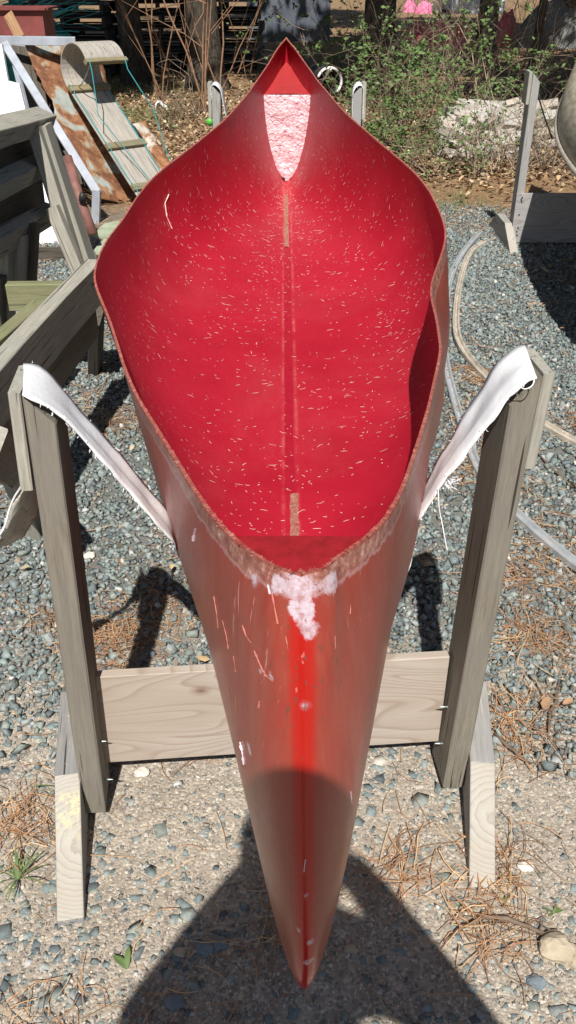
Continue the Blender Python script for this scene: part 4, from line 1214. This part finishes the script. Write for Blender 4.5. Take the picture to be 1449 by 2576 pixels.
# toboggan
Bm = at(402, 505, d=5.75); Tm = at(218, 218, d=6.25)
u_ = (Tm - Bm).normalized(); w_ = Vector((.68, .73, 0)); w_ = (w_ - u_*w_.dot(u_)).normalized(); n_ = u_.cross(w_)
if n_.y > 0: n_ = -n_
tb = thing('toboggan', Bm, 'weathered wooden toboggan with curled front leaning on the rusty sheet', 'toboggan')
LEN = (Tm - Bm).length; WD = .29; RC = .15
path = [(LEN*i/10, 0) for i in range(11)] + [(LEN + RC*math.sin(a), RC*(1 - math.cos(a))) for a in [math.radians(x) for x in range(12, 211, 11)]]
npl = 6
for k in range(npl):
    V = []; F_ = []; a0 = -WD/2 + WD*k/npl + .0012; a1 = a0 + WD/npl - .0024
    for i, (l, h) in enumerate(path):
        l2, h2 = path[min(i+1, len(path)-1)]; l1, h1 = path[max(i-1, 0)]; tl = math.hypot(l2-l1, h2-h1); nx_, nh = -(h2-h1)/tl, (l2-l1)/tl
        for (a, th_) in ((a0, 0), (a1, 0), (a1, .007), (a0, .007)):
            V.append(Bm + u_*(l + nx_*th_) + n_*(h + nh*th_) + w_*a)
    for i in range(len(path)-1):
        for e in range(4):
            q = i*4; F_.append((q+e, q+(e+1) % 4, q+4+(e+1) % 4, q+4+e))
    F_ += [(0, 1, 2, 3), tuple(len(V)-4+e for e in (3, 2, 1, 0))]
    Mx = Matrix((u_, w_, n_)).transposed().to_4x4(); Mi = Mx.inverted()
    o = mesh_obj('plank', [Mi @ (v - Bm) + Bm for v in V], F_, M['toboggan_wood'], tb); o.matrix_local = Mx
def tpt(l, h, a): return Bm + u_*l + n_*h + w_*a
for fr_ in (.12, .47, .97):
    l = LEN*fr_; beam('crossbar', tpt(l, .019, -WD/2 - .006), tpt(l, .019, WD/2 + .006), .045, .022, M['toboggan_bar'], tb, up=n_)
lx, hx = path[-1]
beam('crossbar', tpt(lx, hx + .0, -WD/2 - .008), tpt(lx, hx, WD/2 + .008), .03, .03, M['toboggan_bar'], tb, up=n_)
for s in (-1, 1):
    a = s*(WD/2 - .012)
    mb = MB(); P = [tpt(LEN*.02, .012, a)]
    for fr_ in (.12, .47, .97):
        l = LEN*fr_; P += [tpt(l - .04, .014, a), tpt(l, .036, a), tpt(l + .04, .014, a)]
    mb.tube(P, .0034, 6); mb.build('side_rope', M['rope'], tb, smooth=True)
    mb = MB(); p0 = tpt(lx, hx + .018, a)
    mb.tube([p0, p0 + Vector((.02, -.05, -.06)), tpt(LEN*.62, .14, a + .08*s + .04), tpt(LEN*.3, .05, a + .09), tpt(LEN*.06, .03, a + .14)], .0030, 6); mb.build('pull_rope', M['rope'], tb, smooth=True)
mb = MB(); c0 = tpt(LEN*.97, .035, -WD*.3); c1 = tpt(lx - .0, hx - .02, -WD*.4)
for k in range(22):
    a = k/22; p = c0.lerp(c1, a) - Vector((0, 0, .02*math.sin(math.pi*a))); q = c0.lerp(c1, (k+1.2)/22) - Vector((0, 0, .02*math.sin(math.pi*(k+1.2)/22)))
    mb.tube([p, q], .0045 if k % 2 else .0028, 5)
mb.build('chain', M['chain'], tb)
gb = thing('garden_chair', at(300, 330, d=7.2), 'folded chair frame with green bars behind the toboggan', 'chair frame')
beam('frame_bar', at(258, 195, d=6.9), at(322, 370, d=6.6), .03, .02, plain('green enamel', (.10, .27, .22), .5), gb, up=(0, -1, 0))
beam('frame_bar', at(222, 160, d=7.0), at(275, 248, d=6.8), .022, .02, M['tube_grey'], gb, up=(0, -1, 0))
beam('frame_bar', at(272, 255, d=7.0), at(325, 330, d=6.8), .022, .02, M['tube_grey'], gb, up=(0, -1, 0))
beam('frame_bar', at(215, 140, d=7.0), at(262, 195, d=6.95), .03, .02, plain('green bar', (.07, .27, .24), .5), gb, up=(0, -1, 0))

# red tub, stake, teal net
rb_ = thing('red_tub', at(50, 95, d=7.6), 'faded red plastic tub behind the metal frame top', 'tub')
mb = MB()
q0 = at(52, 62, d=7.7)
for (dx, dy, sx, sy) in ((0, -.16, .44, .02), (0, .16, .44, .02), (-.21, 0, .02, .30), (.21, 0, .02, .30)):
    mb.box(q0 + Vector((dx, dy, 0)), (sx, sy, .22))
mb.box(q0 + Vector((0, 0, -.10)), (.40, .30, .015)); mb.build('tub_wall', M['red_bin'], rb_)
mb = MB()
for (dx, dy, sx, sy) in ((0, -.18, .50, .045), (0, .18, .50, .045), (-.24, 0, .045, .32), (.24, 0, .045, .32)):
    mb.box(q0 + Vector((dx, dy, .112)), (sx, sy, .014))
mb.build('rim', M['red_bin'], rb_)
o = beam('wooden_stake', at(52, 96, d=7.2), at(20, 36, d=7.3), .075, .02, M['orange_wood'], None, up=(0, -1, 0)); tag(o, 'brown wooden stake leaning across the red tub', 'stake')
# net: crumpled heap of strands over a cloth body
nh = thing('fishing_net', at(110, 60, d=9.5), 'heap of teal netting and rope at the top left corner', 'net')
V = []; F_ = []
c0 = at(70, 45, d=11.2)
for i in range(25):
    for j in range(17):
        x = (i/24 - .5)*1.3; y = (j/16 - .5)*.8; h = max(0, 1 - (x/.65)**2 - (y/.4)**2)
        V.append(Vector((c0.x + x, c0.y + y, .02 + .85*h**.5*(1 + .35*noise.noise(Vector((x*4, y*4, 1)))) + .05*noise.noise(Vector((x*12, y*12, 1))))))
for i in range(24):
    for j in range(16):
        q = i*17+j; F_.append((q, q+17, q+18, q+1))
mesh_obj('net_body', V, F_, M['net'], nh, smooth=False)
mb = MB()
for k in range(60):
    p = c0 + Vector((random.uniform(-.6, .35), -.42 + random.uniform(-.08, .08), random.uniform(-.15, .35))); P = [p]
    a = random.uniform(-.3, .8)
    for _ in range(5): P.append(P[-1] + Vector((.11*math.cos(a), random.uniform(-.03, .03), .11*math.sin(a)*.6 + random.uniform(-.02, .02))))
    mb.tube(P, random.choice([.003, .004, .006]), 4, False)
tag(mb.build('net_strand', M['rope'], nh), kind='stuff')

# ------------------------------------------------------------------ background: pallets
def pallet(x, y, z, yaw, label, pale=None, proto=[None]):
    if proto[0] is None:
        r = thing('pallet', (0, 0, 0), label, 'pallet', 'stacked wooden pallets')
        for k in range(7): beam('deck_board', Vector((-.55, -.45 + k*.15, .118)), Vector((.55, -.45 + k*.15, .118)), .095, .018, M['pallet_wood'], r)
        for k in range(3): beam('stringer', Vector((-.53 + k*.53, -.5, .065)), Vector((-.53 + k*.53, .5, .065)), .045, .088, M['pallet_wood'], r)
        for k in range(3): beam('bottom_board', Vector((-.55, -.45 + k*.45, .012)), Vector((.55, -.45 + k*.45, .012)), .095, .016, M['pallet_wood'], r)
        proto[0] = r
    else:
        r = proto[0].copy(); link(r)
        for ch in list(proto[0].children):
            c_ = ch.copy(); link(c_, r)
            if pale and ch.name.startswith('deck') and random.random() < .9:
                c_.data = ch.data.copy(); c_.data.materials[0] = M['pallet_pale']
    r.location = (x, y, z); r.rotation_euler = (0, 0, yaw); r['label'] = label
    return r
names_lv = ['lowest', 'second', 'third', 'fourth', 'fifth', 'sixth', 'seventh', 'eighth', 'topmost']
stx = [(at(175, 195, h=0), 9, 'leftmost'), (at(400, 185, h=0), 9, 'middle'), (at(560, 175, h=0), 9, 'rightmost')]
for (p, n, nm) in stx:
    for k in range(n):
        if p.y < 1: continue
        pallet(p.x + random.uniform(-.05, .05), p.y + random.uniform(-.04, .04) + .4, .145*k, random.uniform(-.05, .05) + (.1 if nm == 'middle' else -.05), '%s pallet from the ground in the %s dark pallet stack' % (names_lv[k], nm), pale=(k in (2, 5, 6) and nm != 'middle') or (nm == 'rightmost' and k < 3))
# blue grey shed panel
sp = at(726, 105, h=0)
sh = thing('metal_shed', sp, 'blue grey metal shed side behind the far canoe tip', 'shed')
mb = MB(); mb.box((sp.x, sp.y + .8, 1.1), (1.55, 1.6, 2.2)); mb.build('wall', M['shed'], sh)
for k in range(10):
    mb = MB(); mb.box((sp.x - .7 + k*.155, sp.y - .012, 1.1), (.022, .02, 2.16)); mb.build('rib', M['shed'], sh)
mb = MB(); mb.box((sp.x, sp.y + .8, 2.23), (1.75, 1.8, .06)); mb.build('roof', M['shed'], sh)

# ------------------------------------------------------------------ trees
def crown_mesh(name, c, rad, n, size, parent, mat, flat=.7):
    cl = [Vector(c) + Vector((random.gauss(0, .5)*rad, random.gauss(0, .5)*rad, random.gauss(0, .45)*rad*flat)) for _ in range(38)]
    N = n; ci = rng.integers(0, len(cl), N); cc = np.array([list(x) for x in cl])[ci]
    P = cc + rng.normal(0, rad*.14, (N, 3))
    a = rng.normal(0, 1, (N, 3)); a /= np.linalg.norm(a, axis=1)[:, None]; b = np.cross(a, rng.normal(0, 1, (N, 3))); b /= np.linalg.norm(b, axis=1)[:, None]
    s = rng.uniform(.6, 1.3, N)[:, None]*size
    V = np.stack([P + a*s, P + b*s*.5, P - a*s, P - b*s*.5], 1) - np.array(base_of(parent))
    return np_mesh(name, V.reshape(-1, 3), np.arange(N*4).reshape(-1, 4), mat, parent)
def tree(px, py, w_px, label, H=9.0, lean=0.0, crown=3200, crad=2.2, ch=6.0, group='tree trunks behind the yard', d=None):
    b = at(px, py, h=0); zc = b.y*CP + CAM_H*SP; r = w_px*zc/FPX/2
    t_ = thing('tree', b, label, 'tree', group)
    V = []; F_ = []; n, m = 40, 18; ph = random.uniform(0, 9)
    for i in range(n+1):
        a = i/n; z = H*a**1.35; rr = r*(1 - .62*a) + r*.55*math.exp(-z/.18)
        for k in range(m):
            th = 2*math.pi*k/m
            f_ = 1 + .10*noise.noise(Vector((math.cos(th)*2 + ph, math.sin(th)*2, z*.7))) + .09*math.exp(-z/.3)*math.sin(3*th + ph)
            V.append(b + Vector((rr*f_*math.cos(th) + lean*z + .03*math.sin(z*1.3 + ph), rr*f_*math.sin(th), z - .05)))
    for i in range(n):
        for k in range(m):
            F_.append((i*m+k, i*m+(k+1) % m, (i+1)*m+(k+1) % m, (i+1)*m+k))
    mesh_obj('trunk', V, F_, M['bark'], t_, smooth=True)
    for k in range(7):
        z = random.uniform(ch - 2.2, ch + 2); az = random.uniform(0, 6.28); L = random.uniform(1, crad)
        p = b + Vector((lean*z, 0, z)); mb = MB(); P = [p]
        for q in range(5): P.append(P[-1] + Vector((math.cos(az)*L/5, math.sin(az)*L/5, L/5*random.uniform(.0, .6))))
        mb.tube(P, [r*.28*(1 - q*.15) for q in range(6)], 6); mb.build('limb', M['bark'], t_, smooth=True)
    if crown: tag(crown_mesh('crown', b + Vector((lean*ch, -.9, ch)), crad, int(crown*1.9), .16, t_, M['crown']), kind='stuff')
    return t_
tree(338, 212, 62, 'grey barked tree trunk in front of the pallet stacks, left one', lean=-.035, crown=4200, crad=2.6, ch=5.6)
tree(520, 222, 88, 'thicker grey tree trunk in front of the pallet stacks, right one', lean=-.01, crown=4200, crad=2.6, ch=5.8)
tree(930, 220, 66, 'dark tree trunk right of the far canoe tip', lean=.02, crown=3600, crad=2.4, ch=5.8)
tree(1212, 158, 52, 'dark tree trunk in front of the white trailer', lean=.0, crown=3000, crad=2.4, ch=6.4)
tree(1322, 244, 24, 'slim dark trunk above the log pile', lean=.03, crown=0, ch=3.2, crad=1.0, H=5)
tree(976, 90, 26, 'slim dark trunk far behind, right of the shed', lean=.01, crown=2000, crad=2.0, ch=6)
tree(60, 130, 40, 'tree trunk behind the teal netting at the top left', lean=.0, crown=3600, crad=2.6, ch=5.6)
tree(730, 55, 30, 'tree trunk behind the blue grey shed', lean=.0, crown=3600, crad=2.6, ch=5.6)
tree(1420, 120, 40, 'tree trunk at the right edge beyond the beige canoe', lean=.02, crown=2600, crad=2.3, ch=6)

def added_shade_tree(x, y, label):  # unseen trees added to throw shade over the pallets and far ground
    px = 724.5 + FPX*x/(y*CP + CAM_H*SP); Yp = (y*SP - CAM_H*CP)/(y*CP + CAM_H*SP)
    return tree(px, 1288 - FPX*Yp, 90, label, lean=0, crown=6500, crad=3.0, ch=6.6, group='added unseen shade trees beside the yard')
added_shade_tree(4.7, 8.2, 'added unseen shade tree at the right beyond the brush, outside the picture')
added_shade_tree(-4.9, 8.6, 'added unseen shade tree at the left beyond the toboggan, outside the picture')

# ------------------------------------------------------------------ shrubs
def twig(mb, p, dr, L, r, depth, tips, droop=.0, n=5, kink=.18, sides=4, br=.5):
    P = [p]; R = [r]
    for i in range(n):
        dr = (dr + Vector((random.gauss(0, kink), random.gauss(0, kink), random.gauss(0, kink*.7) - droop))).normalized()
        P.append(P[-1] + dr*L/n); R.append(r*(1 - .75*(i+1)/n))
        if P[-1].z < .01: P[-1].z = .012
        if depth > 0 and random.random() < br:
            d2 = (dr + Vector((random.gauss(0, .7), random.gauss(0, .7), random.gauss(.1, .5)))).normalized()
            twig(mb, P[-1], d2, L*random.uniform(.35, .6), r*.55, depth-1, tips, droop, 4, kink, 3, br)
        tips.append(P[-1].copy())
    mb.tube(P, R, sides, False)
def leaves_at(name, tips, n, size, parent, mat, spread=.03):
    N = n; ct = np.array([list(random.choice(tips)) for _ in range(max(1, N//5))]); T = ct[rng.integers(0, len(ct), N)] + rng.normal(0, spread*.55, (N, 3))
    a = rng.normal(0, 1, (N, 3)); a[:, 2] *= .4; a /= np.linalg.norm(a, axis=1)[:, None]; b = np.cross(a, rng.normal(0, 1, (N, 3)) + np.array([0, -.5, 1.2])); b /= np.linalg.norm(b, axis=1)[:, None]
    s = rng.uniform(.5, 1.2, N)[:, None]*size
    V = np.stack([T - a*s, T - b*s*.55, T + a*s, T + b*s*.55], 1) - np.array(base_of(parent))
    return tag(np_mesh(name, V.reshape(-1, 3), np.arange(N*4).reshape(-1, 4), mat, parent), kind='stuff')
def sapling(px, py, stems, label, leaves=0, group='orange brown saplings behind the canoe'):
    b = at(px, py, h=0); t_ = thing('sapling', b, label, 'sapling', group); tips = []
    for (dx, dz, L, r) in stems:
        mb = MB(); tt = []
        twig(mb, b + Vector((random.uniform(-.06, .06), random.uniform(-.06, .06), 0)), Vector((dx, random.uniform(-.1, .1), dz)).normalized(), L, r, 1, tt, 0, 8, .075, 5, .4)
        mb.build('stem', M['twig_orange'], t_, smooth=True); tips += tt[3:]
    if leaves: leaves_at('leaves', tips, leaves, .022, t_, M['leaf'], .05)
sapling(408, 262, [(-.12, 1, 2.6, .011), (.02, 1, 2.4, .010), (-.35, 1, 1.8, .008), (.12, 1, 2.2, .009)], 'orange stemmed sapling left of the far canoe half')
sapling(505, 285, [(-.28, 1, 2.4, .012), (-.10, 1, 2.6, .013), (.10, 1, 2.4, .011), (.28, 1, 2.0, .009)], 'clump of orange brown stems just left of the far stand')
sapling(560, 245, [(.15, 1, 2.2, .012), (.5, 1, 1.5, .010), (-.3, 1, 1.9, .012), (.75, .8, 1.3, .009)], 'thin forked sapling between thick trunk and canoe tip', 120)
sapling(420, 225, [(-.05, 1, .7, .012), (.08, 1, .55, .012)], 'pair of short cut stems before the thick trunk')
sapling(620, 200, [(.3, 1, 1.3, .010), (-.2, 1, 1.2, .009)], 'low leafy sapling close to the left of the canoe tip', 160)

def bush(px, py, n, H, spread, nl, label, mat='twig_grey', leaf=.016, group='tangled brush beyond the canoe', droop=.05, d=None):
    b = at(px, py, h=0) if d is None else at(px, py, d=d); b.z = 0
    t_ = thing('bush', b, label, 'bush', group); tips = []; mb = MB()
    for _ in range(n):
        p = b + Vector((random.gauss(0, spread*.45), random.gauss(0, spread*.4), 0))
        az = random.uniform(0, 6.28); s = random.uniform(.1, 1.1)
        twig(mb, p, Vector((math.cos(az)*s, math.sin(az)*s, 1)).normalized(), H*random.uniform(.5, 1.15), random.uniform(.0035, .008), 2, tips, droop, 6, .16, 4, .5)
    tag(mb.build('branches', M[mat], t_), kind='stuff')
    if nl: leaves_at('leaves', tips, nl, leaf, t_, M['leaf'], .035)
bush(1010, 400, 26, .75, .45, 2000, 'green leafed bramble right behind the canoe rim', leaf=.021)
bush(1075, 330, 30, .95, .6, 2600, 'larger green leafed bramble left of the log pile', leaf=.022)
bush(1110, 450, 18, .45, .4, 900, 'low green bramble in front of the log pile')
bush(1210, 425, 26, .5, .5, 120, 'tangle of bare grey twigs in front of the log pile', mat='twig_pale')
bush(1330, 420, 24, .55, .45, 40, 'bare twig tangle left of the right stand post', mat='twig_pale')
bush(1400, 420, 22, .8, .45, 60, 'bare twig tangle below the beige canoe end')
bush(1180, 250, 30, 1.5, .7, 160, 'tall bare shrub behind the log pile', mat='twig_pale')
bush(1300, 230, 30, 1.7, .7, 120, 'tall bare shrub above the right stand post')
bush(850, 235, 18, 1.3, .45, 800, 'slender green leafed shrub right of the canoe tip', leaf=.026)
bush(905, 200, 18, 1.6, .6, 900, 'green leafed shrub around the dark trunk', leaf=.028)
bush(960, 290, 22, 1.0, .5, 260, 'dead brown shrub at the foot of the dark trunk')
bush(1400, 200, 26, 1.6, .7, 120, 'tall shrub behind the beige canoe end')
bush(420, 330, 12, .3, .3, 60, 'low dead twigs on the leaf litter left of the canoe', group='low dead twigs')
bush(480, 300, 14, .45, .25, 0, 'twiggy brush at the foot of the orange stems', group='low dead twigs')

# small green ground plants and grass behind
def grass_patch(px, py, n, s, label):
    b = at(px, py, h=0); V = []; F_ = []
    for _ in range(n):
        p = b + Vector((random.gauss(0, s), random.gauss(0, s*1.4), 0)); az = random.uniform(0, 6.28); L = random.uniform(.04, .11)
        e = Vector((math.cos(az), math.sin(az), 0)); k = len(V)
        V += [p - e*.003, p + e*.003, p + Vector((random.gauss(0, .02), random.gauss(0, .02), L))]; F_.append((k, k+1, k+2))
    tag(mesh_obj('grass', V, F_, M['weed']), label, 'grass', kind='stuff')
grass_patch(300, 225, 700, .5, 'grass at the feet of the tree trunks')
grass_patch(350, 300, 500, .25, 'green grass beside the rusty sheets')
grass_patch(1140, 520, 90, .12, 'few grass blades at the edge of the litter')

# ------------------------------------------------------------------ log pile
g_l = 'split logs in the pale log pile'
spots = []
for row, (py, nlog, x0, x1) in enumerate(((398, 7, 1140, 1250), (368, 10, 1135, 1370), (335, 11, 1150, 1380), (305, 10, 1170, 1390), (278, 8, 1190, 1390))):
    for k in range(nlog): spots.append((x0 + (x1-x0)*k/(nlog-1), py + random.uniform(-6, 6), row))
adj = ['lowest', 'second lowest', 'middle', 'second highest', 'topmost']
for k, (x, y, row) in enumerate(spots):
    p = at(x, y, d=7.5 + row*.13); p.z = max(.03, p.z)
    r = random.uniform(.028, .075); L = random.uniform(.2, .55); az = random.gauss(.2, .45); p.y += random.uniform(-.25, .25)
    dr = Vector((math.cos(az), math.sin(az)*.8, random.gauss(0, .16))).normalized()
    side = dr.cross(Vector((0, 0, 1))).normalized(); up_ = side.cross(dr)
    poly = [p - dr*L/2 + (side*math.cos(a) + up_*math.sin(a))*r*random.uniform(.7, 1.15) for a in [2*math.pi*q/6 + random.uniform(-.25, .25) for q in range(6)]]
    mb = MB(); mb.prism(poly, dr*L)
    o = mb.build('log', M['log_wood'])
    tag(o, 'pale split log in the %s layer of the log pile' % adj[row], 'log', g_l + ', %s layer' % adj[row])

# ------------------------------------------------------------------ odds and ends behind
# white drum end
dm = thing('drum', at(830, 225, h=0), 'black and white plastic drum lying open behind the canoe', 'drum')
c0 = at(828, 205, d=10.2)
zc = c0.y*CP + .7; r = 31*zc/FPX
mb = MB(); V = []; F_ = []
ax = Vector((-.25, 1, 0)).normalized(); sx = Vector((1, .25, 0)).normalized()
for i, (l, rr) in enumerate(((0, r), (0, r*.93), (.5, r*.93), (.5, r), (0.0, r))):
    for k in range(28):
        a = 2*math.pi*k/28; V.append(c0 + ax*l + (sx*math.cos(a) + Vector((0, 0, 1))*math.sin(a))*rr)
for i in range(4):
    for k in range(28): F_.append((i*28+k, i*28+(k+1) % 28, (i+1)*28+(k+1) % 28, (i+1)*28+k))
F_.append(tuple(28*2+k for k in range(28)))
mesh_obj('drum_body', V, F_, M['drum_in'], dm, smooth=True)
mb = MB(); mb.tube([c0 - ax*.01 + (sx*math.cos(a) + Vector((0, 0, 1))*math.sin(a))*r for a in [math.radians(x) for x in range(-50, 165, 10)]], .014, 8); mb.build('white_rim', M['paper'], dm, smooth=True)
mb = MB(); mb.tube([c0 - ax*.02 + Vector((.0, 0, r*.95)), c0 + ax*.05 + Vector((-.03, 0, r*.3)), c0 + ax*.1 + Vector((-.08, 0, -r*.5))], [.022, .014, .008], 6); mb.build('white_flap', M['paper'], dm)
# litter
def crumple(px, py, s, label, name='paper_scrap'):
    b = at(px, py, h=s*.3); V = []; F_ = []
    for i in range(7):
        for j in range(5):
            V.append(b + Vector(((i/6-.5)*2*s, (j/4-.5)*1.4*s + random.uniform(-.1, .1)*s, s*(.5*math.sin(i*.9) + .45*random.uniform(-1, 1)))))
    for i in range(6):
        for j in range(4):
            q = i*5+j; F_.append((q, q+5, q+6, q+1))
    tag(mesh_obj(name, V, F_, M['paper']), label, 'litter', 'white scraps on the leaf litter')
crumple(412, 270, .085, 'crumpled white bag on the straw litter left of the canoe')
crumple(395, 288, .035, 'small white scrap beside the crumpled bag')
crumple(430, 318, .035, 'white scrap on dark leaves below the crumpled bag')
crumple(1270, 745, .012, 'tiny white scrap on gravel near the rails')
# red crumpled sheet
def heap(name, px, py, wx, hz, mat, label, cat, d=None, dy=.5, rough=.25):
    b = at(px, py, h=0) if d is None else at(px, py, d=d); V = []; F_ = []; n, m = 26, 16; ph = random.uniform(0, 40)
    for i in range(n+1):
        for j in range(m+1):
            x = (i/n-.5)*2; y = (j/m-.5)*2; h = max(0, 1 - x*x - y*y)**.45
            V.append(Vector((b.x + x*wx/2, b.y + y*dy/2, -.02 + h*hz*(1 + rough*noise.fractal(Vector((x*2.2 + ph, y*2.2, 1)), 1, 2, 3)))))
    for i in range(n):
        for j in range(m):
            q = i*(m+1)+j; F_.append((q, q+m+1, q+m+2, q+1))
    return tag(mesh_obj(name, V, F_, mat), label, cat)
heap('red_sheet', 1098, 124, 1.35, .46, M['red_tarp'], 'crumpled red plastic sheet among the trees at the top right', 'tarp', dy=.8)
heap('red_sheet', 1268, 112, .42, .55, M['red_tarp'], 'narrow red cover right of the dark trunk at the top right', 'tarp', dy=.4)
heap('covered_mound', 1410, 118, 1.7, .75, M['grey_tarp'], 'grey covered mound at the top right corner', 'mound', dy=1.0)
for k, (px, py, w, h_, lb) in enumerate(((1032, 30, .42, .26, 'leftmost'), (1066, 34, .5, .30, 'middle'), (1098, 26, .4, .26, 'rightmost'))):
    heap('pink_bundle', px, py, w, h_, M['pink'] if k != 2 else M['paper'], '%s of three pink and white bundles on the ground at the top right' % lb, 'bundle', dy=.4, rough=.5)
# white trailer
tr = thing('trailer', at(1160, 60, h=0), 'white trailer with a small wheel at the top right', 'trailer')
b = at(1160, 60, h=0)
mb = MB(); mb.box(b + Vector((.25, .8, .65)), (1.5, 1.5, .9)); mb.box(b + Vector((.25, .03, .24)), (1.5, .08, .07)); mb.build('body', M['white_paint'], tr)
wc = at(1118, 42, d=b.y - .1)
mb = MB(); mb.tube([wc, wc + Vector((0, .12, 0))], .15, 20); w1 = mb.build('tyre', M['rubber'], tr, smooth=False)
mb = MB(); mb.tube([wc - Vector((0, .01, 0)), wc + Vector((0, .02, 0))], .085, 16); mb.build('rim', M['white_paint'], tr)

# ------------------------------------------------------------------ the photographer, whose shadow falls into the picture
def skinned(name, joints, edges, mat, parent, root=0):
    me = bpy.data.meshes.new(name); bb = Vector(parent.location)
    me.from_pydata([Vector(j[:3]) - bb for j in joints], edges, []); o = bpy.data.objects.new(name, me); link(o, parent)
    sk = o.modifiers.new('skin', 'SKIN'); ss = o.modifiers.new('sub', 'SUBSURF'); ss.levels = 2; ss.render_levels = 2
    if not me.skin_vertices: me.skin_vertices.new()
    for i, j in enumerate(joints):
        me.skin_vertices[0].data[i].radius = (j[3], j[4] if len(j) > 4 else j[3])
    me.skin_vertices[0].data[root].use_root = True
    me.materials.append(mat); return o
pe = thing('person', (0, -.30, 0), 'photographer in a dark jacket standing behind the camera and holding up a phone', 'person')
J = [(0, -.34, .93, .125, .10), (-.02, -.34, 1.12, .13, .10), (-.02, -.33, 1.28, .155, .10), (-.015, -.31, 1.40, .11, .075), (-.02, -.29, 1.475, .052), (-.025, -.265, 1.545, .078, .09), (-.025, -.265, 1.62, .075, .085), (-.025, -.27, 1.66, .035),
     (-.16, -.33, 1.375, .058), (-.25, -.24, 1.14, .055), (-.13, -.11, 1.25, .040), (-.068, -.055, 1.305, .028),
     (.14, -.33, 1.375, .058), (.275, -.24, 1.12, .042), (.13, -.11, 1.25, .036), (.062, -.055, 1.305, .028),
     (-.10, -.34, .82, .09), (-.11, -.32, .47, .06), (-.12, -.35, .09, .042), (-.13, -.22, .035, .038),
     (.10, -.34, .82, .09), (.11, -.32, .47, .06), (.12, -.35, .09, .042), (.13, -.22, .035, .038)]
E = [(0, 1), (1, 2), (2, 3), (3, 4), (4, 5), (5, 6), (6, 7), (3, 8), (8, 9), (9, 10), (10, 11), (3, 12), (12, 13), (13, 14), (14, 15), (0, 16), (16, 17), (17, 18), (18, 19), (0, 20), (20, 21), (21, 22), (22, 23)]
skinned('body', J, E, M['cloth_dark'], pe)
mb = MB(); mb.tube([Vector((-.025, -.28, z)) for z in (1.52, 1.57, 1.63, 1.665, 1.69, 1.70)], [.085, .100, .100, .088, .055, .01], 20); mb.build('hair', M['hair'], pe, smooth=True)
for s in (-1, 1):
    Hj = [(s*.066 - .004, -.055, 1.300, .022)]; He = []
    for k, (dz, L) in enumerate(((.030, .06), (.012, .068), (-.006, .062), (-.022, .05))):
        i = len(Hj); Hj += [(s*.070 - .005, -.042, 1.30 + dz, .0085), (s*.062 - .006, -.016 - .003*k, 1.302 + dz, .008), (s*(.060 - L*.35) - .006, -.014, 1.304 + dz, .0075)]; He += [(0, i), (i, i+1), (i+1, i+2)]
    i = len(Hj); Hj += [(s*.052 - .005, -.058, 1.325, .010), (s*.035 - .005, -.052, 1.34, .009)]; He += [(0, i), (i, i+1)]
    skinned('hand', Hj, He, M['skin'], pe)
ph_ = thing('phone', (0, -.03, CAM_H), 'black phone held up by the photographer', 'phone')
R = Matrix.Rotation(-PITCH, 3, 'X'); mb = MB(); mb.box(Vector((-.006, -.024, CAM_H - .052)), (.080, .009, .150), R); mb.build('case', M['black'], ph_)
